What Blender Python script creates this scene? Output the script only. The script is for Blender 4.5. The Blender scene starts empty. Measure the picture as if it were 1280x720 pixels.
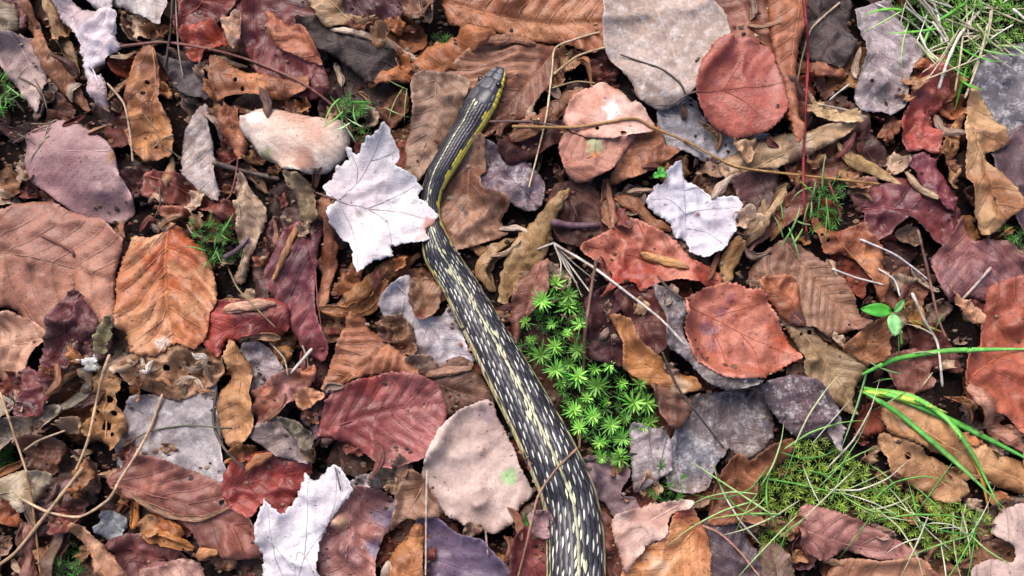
import bpy, bmesh, math, random
import numpy as np
from mathutils import Vector, Matrix
from mathutils.geometry import delaunay_2d_cdt

# ------------------------------------------------------------------ camera, world, sun, exposure
S = 0.0003                      # metres for one photograph pixel on the ground
W0, H0 = 1280, 720
LENS, SENSOR = 35.0, 36.0
TILT = math.radians(9.0)        # the photographer looks down, leaning a little forward
DIST = (W0 / 2) / math.tan(math.atan(SENSOR / 2 / LENS))      # camera distance, in pixels
ZREF = 34.0                     # mean height of the litter surface over the soil (pixels)

scene = bpy.context.scene
COL = scene.collection
cam_d = bpy.data.cameras.new('camera')
cam = bpy.data.objects.new('camera', cam_d)
COL.objects.link(cam)
cam_d.lens, cam_d.sensor_width = LENS, SENSOR
cam_d.clip_start, cam_d.clip_end = 0.01, 50.0
CAMP = np.array([0.0, -DIST * math.sin(TILT), ZREF + DIST * math.cos(TILT)])
cam.location = CAMP * S
cam.rotation_euler = (TILT, 0, 0)
scene.camera = cam
C_R = np.array([1.0, 0, 0])
C_U = np.array([0, math.cos(TILT), math.sin(TILT)])
C_F = np.array([0, math.sin(TILT), -math.cos(TILT)])

SUN_EL, SUN_AZ = math.radians(52), math.radians(-25)          # azimuth clockwise from +Y
world = bpy.data.worlds.new('World')
scene.world = world
world.use_nodes = True
wn = world.node_tree.nodes
wl = world.node_tree.links
sky = wn.new('ShaderNodeTexSky')
sky.sky_type = 'NISHITA'
sky.sun_disc = False
sky.air_density = 0.8
sky.dust_density = 4.0
sky.ozone_density = 0.6
sky.sun_elevation = SUN_EL
sky.sun_rotation = SUN_AZ
bg = wn['Background']
wl.new(sky.outputs[0], bg.inputs[0])
bg.inputs[1].default_value = 0.125
sun_d = bpy.data.lights.new('sun', 'SUN')
sun_d.energy = 2.2
sun_d.angle = math.radians(44)
sun_d.color = (1.0, 0.96, 0.92)
sun = bpy.data.objects.new('sun', sun_d)
COL.objects.link(sun)
sdir = Vector((math.sin(SUN_AZ) * math.cos(SUN_EL), math.cos(SUN_AZ) * math.cos(SUN_EL), math.sin(SUN_EL)))
sun.rotation_euler = (-sdir).to_track_quat('-Z', 'Y').to_euler()
sun.location = sdir * 2
vs = scene.view_settings
vs.view_transform = 'Standard'
vs.look = 'None'
vs.exposure = 0.62
vs.gamma = 1.0

rng = np.random.default_rng(7)
random.seed(7)

# ------------------------------------------------------------------ small maths
def unproj(px, py, z):
    """photograph pixels -> scene x, y (pixel units) on the level plane at height z"""
    px = np.asarray(px, float); py = np.asarray(py, float)
    d = (px - W0 / 2)[..., None] * C_R + (H0 / 2 - py)[..., None] * C_U + DIST * C_F
    t = (z - CAMP[2]) / d[..., 2]
    p = CAMP + d * t[..., None]
    return p[..., :2]

def hsh(ix, iy, seed):
    n = (ix.astype(np.int64) * 374761393 + iy.astype(np.int64) * 668265263 + seed * 974634777) & 0x7fffffff
    n = (n ^ (n >> 13)) * 1274126177 & 0x7fffffff
    n = n ^ (n >> 16)
    return (n & 0xffff) / 65535.0

def vnoise(x, y, seed=0):
    x = np.asarray(x, float); y = np.asarray(y, float)
    ix = np.floor(x).astype(np.int64); iy = np.floor(y).astype(np.int64)
    fx = x - ix; fy = y - iy
    fx = fx * fx * fx * (fx * (fx * 6 - 15) + 10); fy = fy * fy * fy * (fy * (fy * 6 - 15) + 10)
    a = hsh(ix, iy, seed); b = hsh(ix + 1, iy, seed); c = hsh(ix, iy + 1, seed); d = hsh(ix + 1, iy + 1, seed)
    return (a + (b - a) * fx) * (1 - fy) + (c + (d - c) * fx) * fy     # 0..1

def fbm(x, y, seed=0, o=3):
    s = 0; a = 1.0; t = 0
    for k in range(o):
        s = s + a * vnoise(x * 2 ** k + 17.3 * k, y * 2 ** k - 9.1 * k, seed + k); t += a; a *= 0.5
    return s / t

def lin(h):
    h = h.lstrip('#')
    c = np.array([int(h[i:i + 2], 16) / 255 for i in (0, 2, 4)])
    return np.where(c <= 0.04045, c / 12.92, ((c + 0.055) / 1.055) ** 2.4)

def inside(px, py, poly):
    x, y = poly[:, 0], poly[:, 1]
    x2, y2 = np.roll(x, -1), np.roll(y, -1)
    r = np.zeros(px.shape, bool)
    for a, b, c, d in zip(x, y, x2, y2):
        if b == d: continue
        k = ((b > py) != (d > py)) & (px < (c - a) * (py - b) / (d - b) + a)
        r ^= k
    return r

def seg_dist(px, py, pts, closed=True):
    m = np.full(px.shape, 1e9)
    n = len(pts)
    for i in range(n if closed else n - 1):
        a = pts[i]; b = pts[(i + 1) % n]
        e = b - a; L = e @ e + 1e-9
        t = np.clip(((px - a[0]) * e[0] + (py - a[1]) * e[1]) / L, 0, 1)
        m = np.minimum(m, (px - a[0] - t * e[0]) ** 2 + (py - a[1] - t * e[1]) ** 2)
    return np.sqrt(m)

def catmull(p, closed, step, k_=0.7):
    p = np.asarray(p, float); n = len(p); out = []
    rngi = range(n) if closed else range(n - 1)
    for i in rngi:
        if closed: a, b, c, d = p[(i - 1) % n], p[i], p[(i + 1) % n], p[(i + 2) % n]
        else: a, b, c, d = p[max(i - 1, 0)], p[i], p[i + 1], p[min(i + 2, n - 1)]
        k = max(1, int(round(np.linalg.norm((c - b)[:2]) / step)))
        for j in range(k):
            t = j / k
            q = 0.5 * (2 * b + (c - a) * t + (2 * a - 5 * b + 4 * c - d) * t * t + (3 * b - a - 3 * c + d) * t ** 3)
            out.append(q * k_ + (b + (c - b) * t) * (1 - k_))
    if not closed: out.append(p[-1])
    return np.array(out)

def P(s):
    return np.array([[float(v) for v in q.split(',')] for q in s.split()])

# ------------------------------------------------------------------ the pile's height map (what lies below each new piece)
HC = 2.5
HX0, HY0 = -1100.0, -700.0
HNX, HNY = int(2200 / HC), int(1400 / HC)
def ground_h(x, y):
    return 14 * (fbm(x / 90.0, y / 90.0, 5, 3) - 0.5) + 5 * (fbm(x / 22.0, y / 22.0, 9, 2) - 0.5)
gx, gy = np.meshgrid(HX0 + (np.arange(HNX) + .5) * HC, HY0 + (np.arange(HNY) + .5) * HC, indexing='ij')
HM = ground_h(gx, gy)
def hidx(x, y):
    return (np.clip(((x - HX0) / HC).astype(int), 0, HNX - 1), np.clip(((y - HY0) / HC).astype(int), 0, HNY - 1))
def hs(x, y):
    return HM[hidx(np.asarray(x, float), np.asarray(y, float))]
def hs_max(x, y, r=1):
    i, j = hidx(np.asarray(x, float), np.asarray(y, float))
    m = HM[i, j]
    for a in range(-r, r + 1):
        for b in range(-r, r + 1):
            m = np.maximum(m, HM[np.clip(i + a, 0, HNX - 1), np.clip(j + b, 0, HNY - 1)])
    return m
BARY = np.array([(a / 4, b / 4, 1 - a / 4 - b / 4) for a in range(5) for b in range(5 - a)])
def raster(v, tris):
    t = v[np.asarray(tris)]
    p = np.einsum('kb,nbc->nkc', BARY, t).reshape(-1, 3)
    i, j = hidx(p[:, 0], p[:, 1])
    np.maximum.at(HM, (i, j), p[:, 2])

# ------------------------------------------------------------------ object helpers
def put(o, parent=None):
    COL.objects.link(o)
    if parent is not None:
        o.parent = parent
    return o

def tag(o, label=None, cat=None, group=None, kind=None):
    if label: o['label'] = label
    if cat: o['category'] = cat
    if group: o['group'] = group
    if kind: o['kind'] = kind
    return o

def mesh_obj(name, v, f, mat, parent=None, origin=None, col=None, uv=None, smooth=True):
    """v in pixel units, absolute; origin = absolute pixel-unit origin of the object (or of its parent thing)"""
    v = np.asarray(v, float)
    o0 = np.zeros(3) if origin is None else np.asarray(origin, float)
    me = bpy.data.meshes.new(name)
    me.from_pydata(((v - o0) * S).tolist(), [], [list(map(int, q)) for q in f])
    if smooth:
        me.polygons.foreach_set('use_smooth', np.ones(len(me.polygons), bool))
    if col is not None:
        a = me.attributes.new('tint', 'FLOAT_COLOR', 'POINT')
        c4 = np.ones((len(v), 4), np.float32); c4[:, :3] = col
        a.data.foreach_set('color', c4.ravel())
    if uv is not None:
        a = me.attributes.new('luv', 'FLOAT_VECTOR', 'POINT')
        u3 = np.zeros((len(v), 3), np.float32); u3[:, :np.asarray(uv).shape[1]] = uv
        a.data.foreach_set('vector', u3.ravel())
    me.materials.append(mat)
    me.update()
    ob = bpy.data.objects.new(name, me)
    put(ob, parent)
    if parent is None:
        ob.location = o0 * S
    return ob

def empty(name, origin):
    o = bpy.data.objects.new(name, None)
    o.empty_display_size = 0.003
    COL.objects.link(o)
    o.location = np.asarray(origin, float) * S
    return o

# ------------------------------------------------------------------ materials
def new_mat(name):
    m = bpy.data.materials.new(name); m.use_nodes = True
    nt = m.node_tree
    return m, nt, nt.nodes['Principled BSDF']

def N(nt, t, **kw):
    n = nt.nodes.new(t)
    for k, v in kw.items(): setattr(n, k, v)
    return n

def math_n(nt, op, a, b=None, clamp=False):
    n = N(nt, 'ShaderNodeMath', operation=op, use_clamp=clamp)
    for i, q in enumerate((a, b)):
        if q is None: continue
        if isinstance(q, (int, float)): n.inputs[i].default_value = q
        else: nt.links.new(q, n.inputs[i])
    return n.outputs[0]

def coords(nt):
    """object coordinates shifted by a random amount for each object"""
    tc = N(nt, 'ShaderNodeTexCoord'); oi = N(nt, 'ShaderNodeObjectInfo')
    va = N(nt, 'ShaderNodeVectorMath', operation='ADD')
    sc = math_n(nt, 'MULTIPLY', oi.outputs['Random'], 3.7)
    cb = N(nt, 'ShaderNodeCombineXYZ')
    for i in range(3): nt.links.new(sc, cb.inputs[i])
    nt.links.new(tc.outputs['Object'], va.inputs[0]); nt.links.new(cb.outputs[0], va.inputs[1])
    return va.outputs[0]

def noise_n(nt, vec, px, detail=3, rough=0.6, dist=0.0):
    n = N(nt, 'ShaderNodeTexNoise')
    n.inputs['Scale'].default_value = 1.0 / (px * S)
    n.inputs['Detail'].default_value = detail
    n.inputs['Roughness'].default_value = rough
    n.inputs['Distortion'].default_value = dist
    nt.links.new(vec, n.inputs['Vector'])
    return n.outputs['Fac']

def ramp(nt, f, lo, hi, a=0.0, b=1.0):
    m = N(nt, 'ShaderNodeMapRange', clamp=True)
    m.inputs['From Min'].default_value = lo; m.inputs['From Max'].default_value = hi
    m.inputs['To Min'].default_value = a; m.inputs['To Max'].default_value = b
    nt.links.new(f, m.inputs['Value'])
    return m.outputs[0]

def mixc(nt, f, a, b, mode='MIX'):
    m = N(nt, 'ShaderNodeMix', data_type='RGBA', blend_type=mode)
    for key, q in ((0, f), (6, a), (7, b)):
        if isinstance(q, (int, float)): m.inputs[key].default_value = q
        elif isinstance(q, tuple): m.inputs[key].default_value = (*q, 1)
        else: nt.links.new(q, m.inputs[key])
    return m.outputs[2]

def tint(nt):
    a = N(nt, 'ShaderNodeAttribute', attribute_name='tint')
    return a.outputs['Color']

def leaf_mat(name, rough, spec, speck, dark_spot, vein_bump, pale=0.0, coat=0.0, cloud=1.0):
    m, nt, b = new_mat(name)
    vec = coords(nt)
    c = tint(nt)
    n1 = noise_n(nt, vec, 24, 6, 0.72, 1.2)
    n2 = noise_n(nt, vec, 6, 3, 0.7)
    v1 = ramp(nt, n1, 0.32, 0.68, 1 - 0.30 * cloud, 1 + 0.38 * cloud)
    v2 = ramp(nt, n2, 0.25, 0.75, 1 - speck, 1 + speck)
    g = math_n(nt, 'MULTIPLY', v1, v2)
    gc = N(nt, 'ShaderNodeCombineColor')
    for i in range(3): nt.links.new(g, gc.inputs[i])
    c = mixc(nt, 1.0, c, gc.outputs[0], 'MULTIPLY')
    # hue drift
    n3 = noise_n(nt, vec, 45, 2, 0.5)
    c = mixc(nt, ramp(nt, n3, 0.42, 0.75, 0, 0.4 * cloud), c, (0.66, 0.46, 0.38), 'MULTIPLY')
    # dark decay spots with sharp edges
    n4 = noise_n(nt, vec, 4.5, 2, 0.5)
    c = mixc(nt, ramp(nt, n4, 0.72 - 0.12 * dark_spot, 0.75 - 0.11 * dark_spot, 0, 0.75), c, (0.20, 0.14, 0.14), 'MULTIPLY')
    if pale > 0:
        n5 = noise_n(nt, vec, 14, 6, 0.85)
        c = mixc(nt, ramp(nt, n5, 0.50, 0.62, 0, pale), c, (0.62, 0.59, 0.60))
    # fine network of veins
    vo = N(nt, 'ShaderNodeTexVoronoi', feature='DISTANCE_TO_EDGE')
    vo.inputs['Scale'].default_value = 1 / (7 * S)
    nt.links.new(vec, vo.inputs['Vector'])
    ve = ramp(nt, vo.outputs['Distance'], 0.0, 0.12, 1, 0)
    c = mixc(nt, math_n(nt, 'MULTIPLY', ve, 0.06), c, (0.55, 0.45, 0.40), 'MULTIPLY')
    at = N(nt, 'ShaderNodeAttribute', attribute_name='luv'); sx = N(nt, 'ShaderNodeSeparateXYZ'); nt.links.new(at.outputs['Vector'], sx.inputs[0])
    wob = math_n(nt, 'ADD', sx.outputs[2], math_n(nt, 'MULTIPLY', n2, 0.10))
    fr = math_n(nt, 'ABSOLUTE', math_n(nt, 'SUBTRACT', math_n(nt, 'FRACT', math_n(nt, 'ADD', wob, 0.5)), 0.5))
    lv = ramp(nt, fr, 0.015, 0.075, 1, 0)
    fr3 = math_n(nt, 'ABSOLUTE', math_n(nt, 'SUBTRACT', math_n(nt, 'FRACT', math_n(nt, 'MULTIPLY', math_n(nt, 'ADD', sx.outputs[1], math_n(nt, 'MULTIPLY', n1, .07)), 26.0)), 0.5))
    lv3 = math_n(nt, 'MULTIPLY', ramp(nt, fr3, 0.05, 0.2, 1, 0), 0.14)
    lva = math_n(nt, 'MAXIMUM', lv, lv3)
    lvm = math_n(nt, 'MULTIPLY', lva, ramp(nt, n3, .35, .62, .04, .32))
    c = mixc(nt, lvm, c, (0.50, 0.38, 0.34), 'MULTIPLY')
    nt.links.new(c, b.inputs['Base Color'])
    rr = ramp(nt, n1, 0.3, 0.7, rough - 0.12, rough + 0.15)
    nt.links.new(rr, b.inputs['Roughness'])
    b.inputs['Specular IOR Level'].default_value = spec
    b.inputs['Coat Weight'].default_value = coat
    b.inputs['Coat Roughness'].default_value = 0.3
    hgt = math_n(nt, 'ADD', math_n(nt, 'ADD', math_n(nt, 'MULTIPLY', ve, -vein_bump), math_n(nt, 'MULTIPLY', lva, 0.28)), math_n(nt, 'ADD', math_n(nt, 'MULTIPLY', n2, 0.22), math_n(nt, 'MULTIPLY', n1, 0.35)))
    bp = N(nt, 'ShaderNodeBump')
    bp.inputs['Strength'].default_value = 0.75
    bp.inputs['Distance'].default_value = 2.2 * S
    nt.links.new(hgt, bp.inputs['Height'])
    nt.links.new(bp.outputs[0], b.inputs['Normal'])
    return m

M = {}
M['dry'] = leaf_mat('leaf_dry', 0.50, 0.45, 0.20, 0.3, 0.10)
M['waxy'] = leaf_mat('leaf_waxy', 0.46, 0.5, 0.16, 0.6, 0.10)
M['grey'] = leaf_mat('leaf_weathered', 0.62, 0.35, 0.28, 0.2, 0.12, pale=0.5, cloud=.7)
M['pale'] = leaf_mat('leaf_pale', 0.55, 0.4, 0.18, 0.38, 0.10, cloud=.35)
M['rot'] = leaf_mat('leaf_rotting', 0.6, 0.3, 0.30, 0.5, 0.12)

def simple_mat(name, px, amt, rough=0.6, spec=0.4, bump=0.4, subs=0.0):
    m, nt, b = new_mat(name)
    vec = coords(nt); c = tint(nt)
    n = noise_n(nt, vec, px, 3, 0.6)
    g = ramp(nt, n, 0.3, 0.7, 1 - amt, 1 + amt)
    gc = N(nt, 'ShaderNodeCombineColor')
    for i in range(3): nt.links.new(g, gc.inputs[i])
    nt.links.new(mixc(nt, 1.0, c, gc.outputs[0], 'MULTIPLY'), b.inputs['Base Color'])
    b.inputs['Roughness'].default_value = rough
    b.inputs['Specular IOR Level'].default_value = spec
    if subs:
        b.inputs['Subsurface Weight'].default_value = subs
        b.inputs['Subsurface Radius'].default_value = (0.001, 0.002, 0.0005)
    bp = N(nt, 'ShaderNodeBump'); bp.inputs['Strength'].default_value = bump; bp.inputs['Distance'].default_value = S
    nt.links.new(n, bp.inputs['Height']); nt.links.new(bp.outputs[0], b.inputs['Normal'])
    return m
M['twig'] = simple_mat('twig_bark', 5, 0.35)
M['green'] = simple_mat('living_green', 8, 0.25, 0.45, 0.4, 0.2)
M['skin'] = simple_mat('snake_skin', 5, 0.10, 0.55, 0.3, 0.1)
M['scale'] = simple_mat('snake_scales', 4, 0.25, 0.36, 0.5, 0.15)
M['eye'] = simple_mat('snake_eye', 9, 0.05, 0.08, 0.6, 0.0)

def soil_mat():
    m, nt, b = new_mat('soil')
    tc = N(nt, 'ShaderNodeTexCoord'); vec = tc.outputs['Object']
    n1 = noise_n(nt, vec, 30, 5, 0.7); n2 = noise_n(nt, vec, 6, 4, 0.7)
    c = mixc(nt, ramp(nt, n1, 0.35, 0.65), (0.006, 0.004, 0.005), (0.020, 0.012, 0.010))  # near-black soil colour carries the deep shade between the leaves
    c = mixc(nt, ramp(nt, n2, 0.58, 0.68), c, (0.045, 0.030, 0.025))
    nt.links.new(c, b.inputs['Base Color'])
    b.inputs['Roughness'].default_value = 0.9
    b.inputs['Specular IOR Level'].default_value = 0.08
    bp = N(nt, 'ShaderNodeBump'); bp.inputs['Strength'].default_value = 1; bp.inputs['Distance'].default_value = 5 * S
    nt.links.new(n2, bp.inputs['Height']); nt.links.new(bp.outputs[0], b.inputs['Normal'])
    return m
M['soil'] = soil_mat()

# ------------------------------------------------------------------ ground
gk = np.linspace(-1, 1, 301)
gax = np.sign(gk) * (np.abs(gk) * 900 + np.maximum(np.abs(gk) - 0.8, 0) ** 2 * 4e5)
gX, gY = np.meshgrid(gax, gax, indexing='ij')
gv = np.stack([gX, gY, ground_h(gX, gY) - 0.5], -1).reshape(-1, 3)
gi = np.arange(301 * 301).reshape(301, 301)
gf = np.stack([gi[:-1, :-1], gi[1:, :-1], gi[1:, 1:], gi[:-1, 1:]], -1).reshape(-1, 4)
tag(mesh_obj('ground', gv, gf, M['soil']), 'dark soil under the fallen leaves', None, None, 'structure')

# ------------------------------------------------------------------ leaf builders
LEAFGROUP = 'fallen leaves covering the ground'
KALB = 0.86
def shell(v, tris, th):
    """closes a sheet into a thin solid: tris on top, offset copy below, rim between"""
    tris = np.asarray(tris)
    fn = np.cross(v[tris[:, 1]] - v[tris[:, 0]], v[tris[:, 2]] - v[tris[:, 0]])
    vn = np.zeros_like(v)
    for k in range(3): np.add.at(vn, tris[:, k], fn)
    vn /= np.linalg.norm(vn, axis=1)[:, None] + 1e-9
    n = len(v)
    e = {}
    for a, b, c in tris:
        for p, q in ((a, b), (b, c), (c, a)): e[(p, q)] = 1
    rim = [(q, p, p + n, q + n) for (p, q) in e if (q, p) not in e]
    f = [tuple(t) for t in tris] + [(c + n, b + n, a + n) for a, b, c in tris] + rim
    return np.vstack([v, v - vn * th]), f

def ftube(path, rad, sides=5, taper=True):
    path = np.asarray(path, float); n = len(path)
    rad = np.broadcast_to(np.asarray(rad, float), (n,)).copy()
    d = np.gradient(path, axis=0); d /= np.linalg.norm(d, axis=1)[:, None] + 1e-9
    up = np.array([0, 0, 1.0])
    s = np.cross(d, up); s /= np.linalg.norm(s, axis=1)[:, None] + 1e-9
    t = np.cross(s, d)
    if taper: rad[-1] *= 0.25; rad[0] *= 0.7
    v = []; f = []
    for i in range(n):
        for k in range(sides):
            a = 2 * math.pi * k / sides
            v.append(path[i] + rad[i] * (math.cos(a) * s[i] + math.sin(a) * t[i]))
    for i in range(n - 1):
        for k in range(sides):
            k2 = (k + 1) % sides
            f.append((i * sides + k, i * sides + k2, (i + 1) * sides + k2, (i + 1) * sides + k))
    f.append(tuple(range(sides))[::-1]); f.append(tuple((n - 1) * sides + k for k in range(sides)))
    return np.array(v), f

NLEAF = 0
def flat_leaf(name, label, pts, c1, c2=None, ax=None, step=3.6, cup=None, bow=None, tilt=None, vein=1.2, nv=None,
              crum=3.0, curl=4.0, dome=0.0, se=1.0, tooth=7.0, q=0.92, lift=0.0, mat='dry', holes=(), patch=(), ridge=(),
              veins=(), stalk=None, rib=True, ribc=None, lat=False, world_pts=False, group=LEAFGROUP, conform=True, edge=None, th=0.55, cat='leaf', rr=1.0, sharp=False):
    global NLEAF
    NLEAF += 1; seed = NLEAF * 13 + 5
    pts = P(pts) if isinstance(pts, str) else np.asarray(pts, float)
    c1 = lin(c1) if isinstance(c1, str) else np.asarray(c1)
    c2 = c1 * 0.72 if c2 is None else (lin(c2) if isinstance(c2, str) else np.asarray(c2))
    r1, r2, r3, r4 = rng.normal(0, 1, 4)
    if nv is None: nv = int(rng.integers(5, 10))
    slope = rng.uniform(.55, 1.2)
    soft = 0.35 if (dome or mat == 'pale') else 1.0
    if cup is None: cup = np.clip(r1 * 0.55 + 0.15, -0.9, 1.1) * soft
    if bow is None: bow = np.clip(r2 * 0.35, -0.6, 0.6) * soft
    if tilt is None: tilt = (np.clip(r3 * 0.07, -.14, .14) * soft, np.clip(r4 * 0.07, -.14, .14) * soft)
    crum = crum * (1.5 if soft == 1.0 else 1.15)
    def warm(c):
        g = c.mean(); c = g + (c - g) * (1.0 + 0.05 * soft); return np.clip(c * (np.array([1.02, .955, .87]) if soft == 1.0 and mat != 'grey' else np.array([1.03, 1.0, .93])), .003, .9)
    c1 = warm(c1); c2 = warm(c2)
    # height guess
    if world_pts:
        uv0 = lambda a: np.asarray(a, float)
    else:
        z0 = 20.0
        for _ in range(2):
            w = unproj(pts[:, 0], pts[:, 1], z0)
            z0 = float(np.quantile(hs(w[:, 0], w[:, 1]), 0.6)) + lift + 3
        uv0 = lambda a: unproj(np.asarray(a, float)[..., 0], np.asarray(a, float)[..., 1], z0)
    ol = catmull(pts, True, 2.0, 0.12 if sharp else 0.7)
    # ragged, toothed margin
    per = np.cumsum(np.r_[0, np.linalg.norm(np.diff(ol, axis=0), axis=1)])
    tn = np.roll(ol, -1, 0) - np.roll(ol, 1, 0); tn /= np.linalg.norm(tn, axis=1)[:, None] + 1e-9
    nn = np.stack([tn[:, 1], -tn[:, 0]], 1)
    saw = ((per / tooth) % 1.0 - 0.5) * se * (0.4 + 1.2 * vnoise(per / 25, per * 0 + 3, seed))
    rag = (fbm(per / 9.0, per * 0 + 0.5, seed + 1, 2) - 0.5) * 3.2 + (vnoise(per / 3.0, per * 0 + 7.5, seed + 2) - 0.5) * 1.3
    ol = ol + nn * (saw + rag * rr)[:, None]
    olw = uv0(ol)
    x0, y0 = olw.min(0); x1, y1 = olw.max(0)
    hx, hy = np.meshgrid(np.arange(x0, x1, step), np.arange(y0, y1, step * 0.87), indexing='ij')
    hx = hx + (np.arange(hx.shape[1]) % 2) * step * 0.5
    gxx, gyy = hx.ravel(), hy.ravel()
    k = inside(gxx, gyy, olw); gxx, gyy = gxx[k], gyy[k]
    k = seg_dist(gxx, gyy, olw[::2]) > step * 0.55
    gxx, gyy = gxx[k], gyy[k]
    no = len(olw)
    V2 = [Vector(p) for p in olw] + [Vector(p) for p in zip(gxx, gyy)]
    E = [(i, (i + 1) % no) for i in range(no)]
    hw = []
    for hx_, hy_, hr_ in holes:
        base = len(V2); m = 9
        ring = np.array([[hx_ + hr_ * (0.75 + 0.5 * rng.random()) * math.cos(6.283 * i / m), hy_ + hr_ * (0.75 + 0.5 * rng.random()) * math.sin(6.283 * i / m)] for i in range(m)])
        ring = uv0(ring); hw.append(ring)
        V2 += [Vector(p) for p in ring]; E += [(base + i, base + (i + 1) % m) for i in range(m)]
    rv, _, rf, *_ = delaunay_2d_cdt(V2, E, [], 0, 1e-4)
    xy = np.array([[p[0], p[1]] for p in rv]); tr = np.array([list(f_) for f_ in rf])
    cen = xy[tr].mean(1)
    keep = inside(cen[:, 0], cen[:, 1], olw)
    for ring in hw: keep &= ~inside(cen[:, 0], cen[:, 1], ring)
    tr = tr[keep]
    a = xy[tr]; area = (a[:, 1, 0] - a[:, 0, 0]) * (a[:, 2, 1] - a[:, 0, 1]) - (a[:, 1, 1] - a[:, 0, 1]) * (a[:, 2, 0] - a[:, 0, 0])
    tr[area < 0] = tr[area < 0][:, ::-1]
    used = np.unique(tr); mp = -np.ones(len(xy), int); mp[used] = np.arange(len(used)); xy = xy[used]; tr = mp[tr]
    X, Y = xy[:, 0], xy[:, 1]
    # leaf axis
    cw = olw.mean(0)
    if ax is not None:
        A = uv0([[ax[0], ax[1]], [ax[2], ax[3]]]); A0, A1 = A[0], A[1]
    else:
        q_ = olw - cw; ew, ev = np.linalg.eigh(q_.T @ q_); d = ev[:, 1]; pr = q_ @ d
        if rng.random() < .5: d = -d; pr = -pr
        A0, A1 = cw + d * pr.min(), cw + d * pr.max()
    Ld = np.linalg.norm(A1 - A0) + 1e-6; ad = (A1 - A0) / Ld; an = np.array([-ad[1], ad[0]])
    u = ((X - A0[0]) * ad[0] + (Y - A0[1]) * ad[1]) / Ld
    v = ((X - A0[0]) * an[0] + (Y - A0[1]) * an[1]) / Ld
    v = v + 0.05 * np.sin(u * 3 + seed)
    db = seg_dist(X, Y, olw[::2])
    size = math.sqrt(max(1, abs(area).sum() / 2))
    dmax = max(db.max(), 1)
    h = cup * size * v * v + bow * size * (u - 0.5) ** 2
    h = h + tilt[0] * (X - cw[0]) + tilt[1] * (Y - cw[1])
    ph = (u * nv - np.abs(v) * nv * slope + 0.3 * np.sin(v * 9 + seed) + 0.8 * (fbm(X / (size * .5), Y / (size * .5), seed + 31, 2) - .5))
    vmod = 0.4 + 1.3 * fbm(X / (size * .35), Y / (size * .35), seed + 33, 2)
    h = h + vein * 0.85 * vmod * (np.abs(np.sin(math.pi * ph)) - 0.5) * 2 * np.clip(np.abs(v) * 8, 0, 1) * np.clip(db / 6, 0.5, 1) - vein * 1.3 * np.exp(-(v * Ld / 3.0) ** 2)
    wx = X + size * .25 * (fbm(X / (size * .4), Y / (size * .4), seed + 41, 2) - .5); wy = Y + size * .25 * (fbm(X / (size * .4), Y / (size * .4), seed + 43, 2) - .5)
    h = h + crum * 1.5 * (fbm(wx / (size * 0.45), wy / (size * 0.45), seed, 2) - 0.5) + crum * 0.7 * (fbm(X / 11.0, Y / 11.0, seed + 3, 2) - 0.5)
    rdg = 1 - np.abs(2 * vnoise(wx / (size * 0.42) + 3, wy / (size * 0.42), seed + 4) - 1)
    rd2 = 1 - np.abs(2 * vnoise(wx / (size * 0.2) + 3, wy / (size * 0.2), seed + 6) - 1)
    h = h + crum * 2.0 * (rdg ** 1.3 - 0.5) + crum * 0.9 * (rd2 ** 1.4 - .45)
    ec = np.clip((vnoise(X / (size * 0.45), Y / (size * 0.45), seed + 7) - 0.45) * 3, -0.45, 1.3)
    h = h + curl * 3.6 * ec * np.exp(-db / (size * 0.075))
    if dome: h = h + dome * np.sqrt(np.clip(1 - (1 - np.clip(db / dmax, 0, 1)) ** 2, 0, 1))
    for r in ridge:
        pr = uv0(P(r[0])); dd = seg_dist(X, Y, pr, False)
        h = h + r[1] * np.exp(-(dd / r[2]) ** 2)
    hb = hs(X, Y)
    base = float(np.quantile(hb - h, q)) + 0.8 + lift
    z = base + h
    if conform:
        R = hs_max(X, Y, 1) + 0.9
        up = np.maximum(R - z, 0)
        nb_i = np.concatenate([tr[:, 0], tr[:, 1], tr[:, 2], tr[:, 1], tr[:, 2], tr[:, 0]])
        nb_j = np.concatenate([tr[:, 1], tr[:, 2], tr[:, 0], tr[:, 0], tr[:, 1], tr[:, 2]])
        cnt = np.bincount(nb_i, minlength=len(z)) + 1e-9
        u0_ = up.copy()
        for _ in range(13):
            av = np.bincount(nb_i, up[nb_j], minlength=len(z)) / cnt
            up = np.maximum(up * 0.2 + av * 0.8, u0_)
        z = z + up
    V = np.stack([X, Y, z], 1)
    # colours of the tissue, plus a painted edge highlight on the dry rim
    f1 = np.clip((fbm(X / (size * 0.5), Y / (size * 0.5), seed + 11, 3) - 0.34) * 3.2, 0, 1)
    col = c1[None] * (1 - f1[:, None]) + c2[None] * f1[:, None]
    vb = np.clip(1 - np.abs(((ph + 0.5) % 1.0) - 0.5) * 5, 0, 1) * np.clip(np.abs(v) * 10, 0, 1)
    col = col * (1 - 0.16 * vb[:, None] * (1 if vein > 0.4 else 0.3))
    rimw = np.exp(-db / 2.2)[:, None] * (0.25 + 0.75 * vnoise(X / 18, Y / 18, seed + 51))[:, None]
    if mat != 'rot': col = col * (1 - .55 * rimw) + np.clip(col * 1.5 + .06, 0, .85) * .55 * rimw
    if edge is not None:
        w = np.exp(-db / (size * 0.06))[:, None] * 0.8; col = col * (1 - w) + lin(edge) * w
    for p_ in patch:
        wp = uv0(np.array([[p_[0], p_[1]]]))[0]
        dd = np.sqrt((X - wp[0]) ** 2 + (Y - wp[1]) ** 2) + 1.5 * p_[2] * (fbm(X / (p_[2] * .7), Y / (p_[2] * .7), seed + 21, 3) - 0.5)
        w = np.clip((p_[2] - dd) / (0.45 * p_[2]), 0, 1)[:, None]
        col = col * (1 - w) + lin(p_[3]) * w
    col = np.clip(col * KALB, 0.004, 0.85)
    raster(V, tr)
    VV, FF = shell(V, tr, th)
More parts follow.
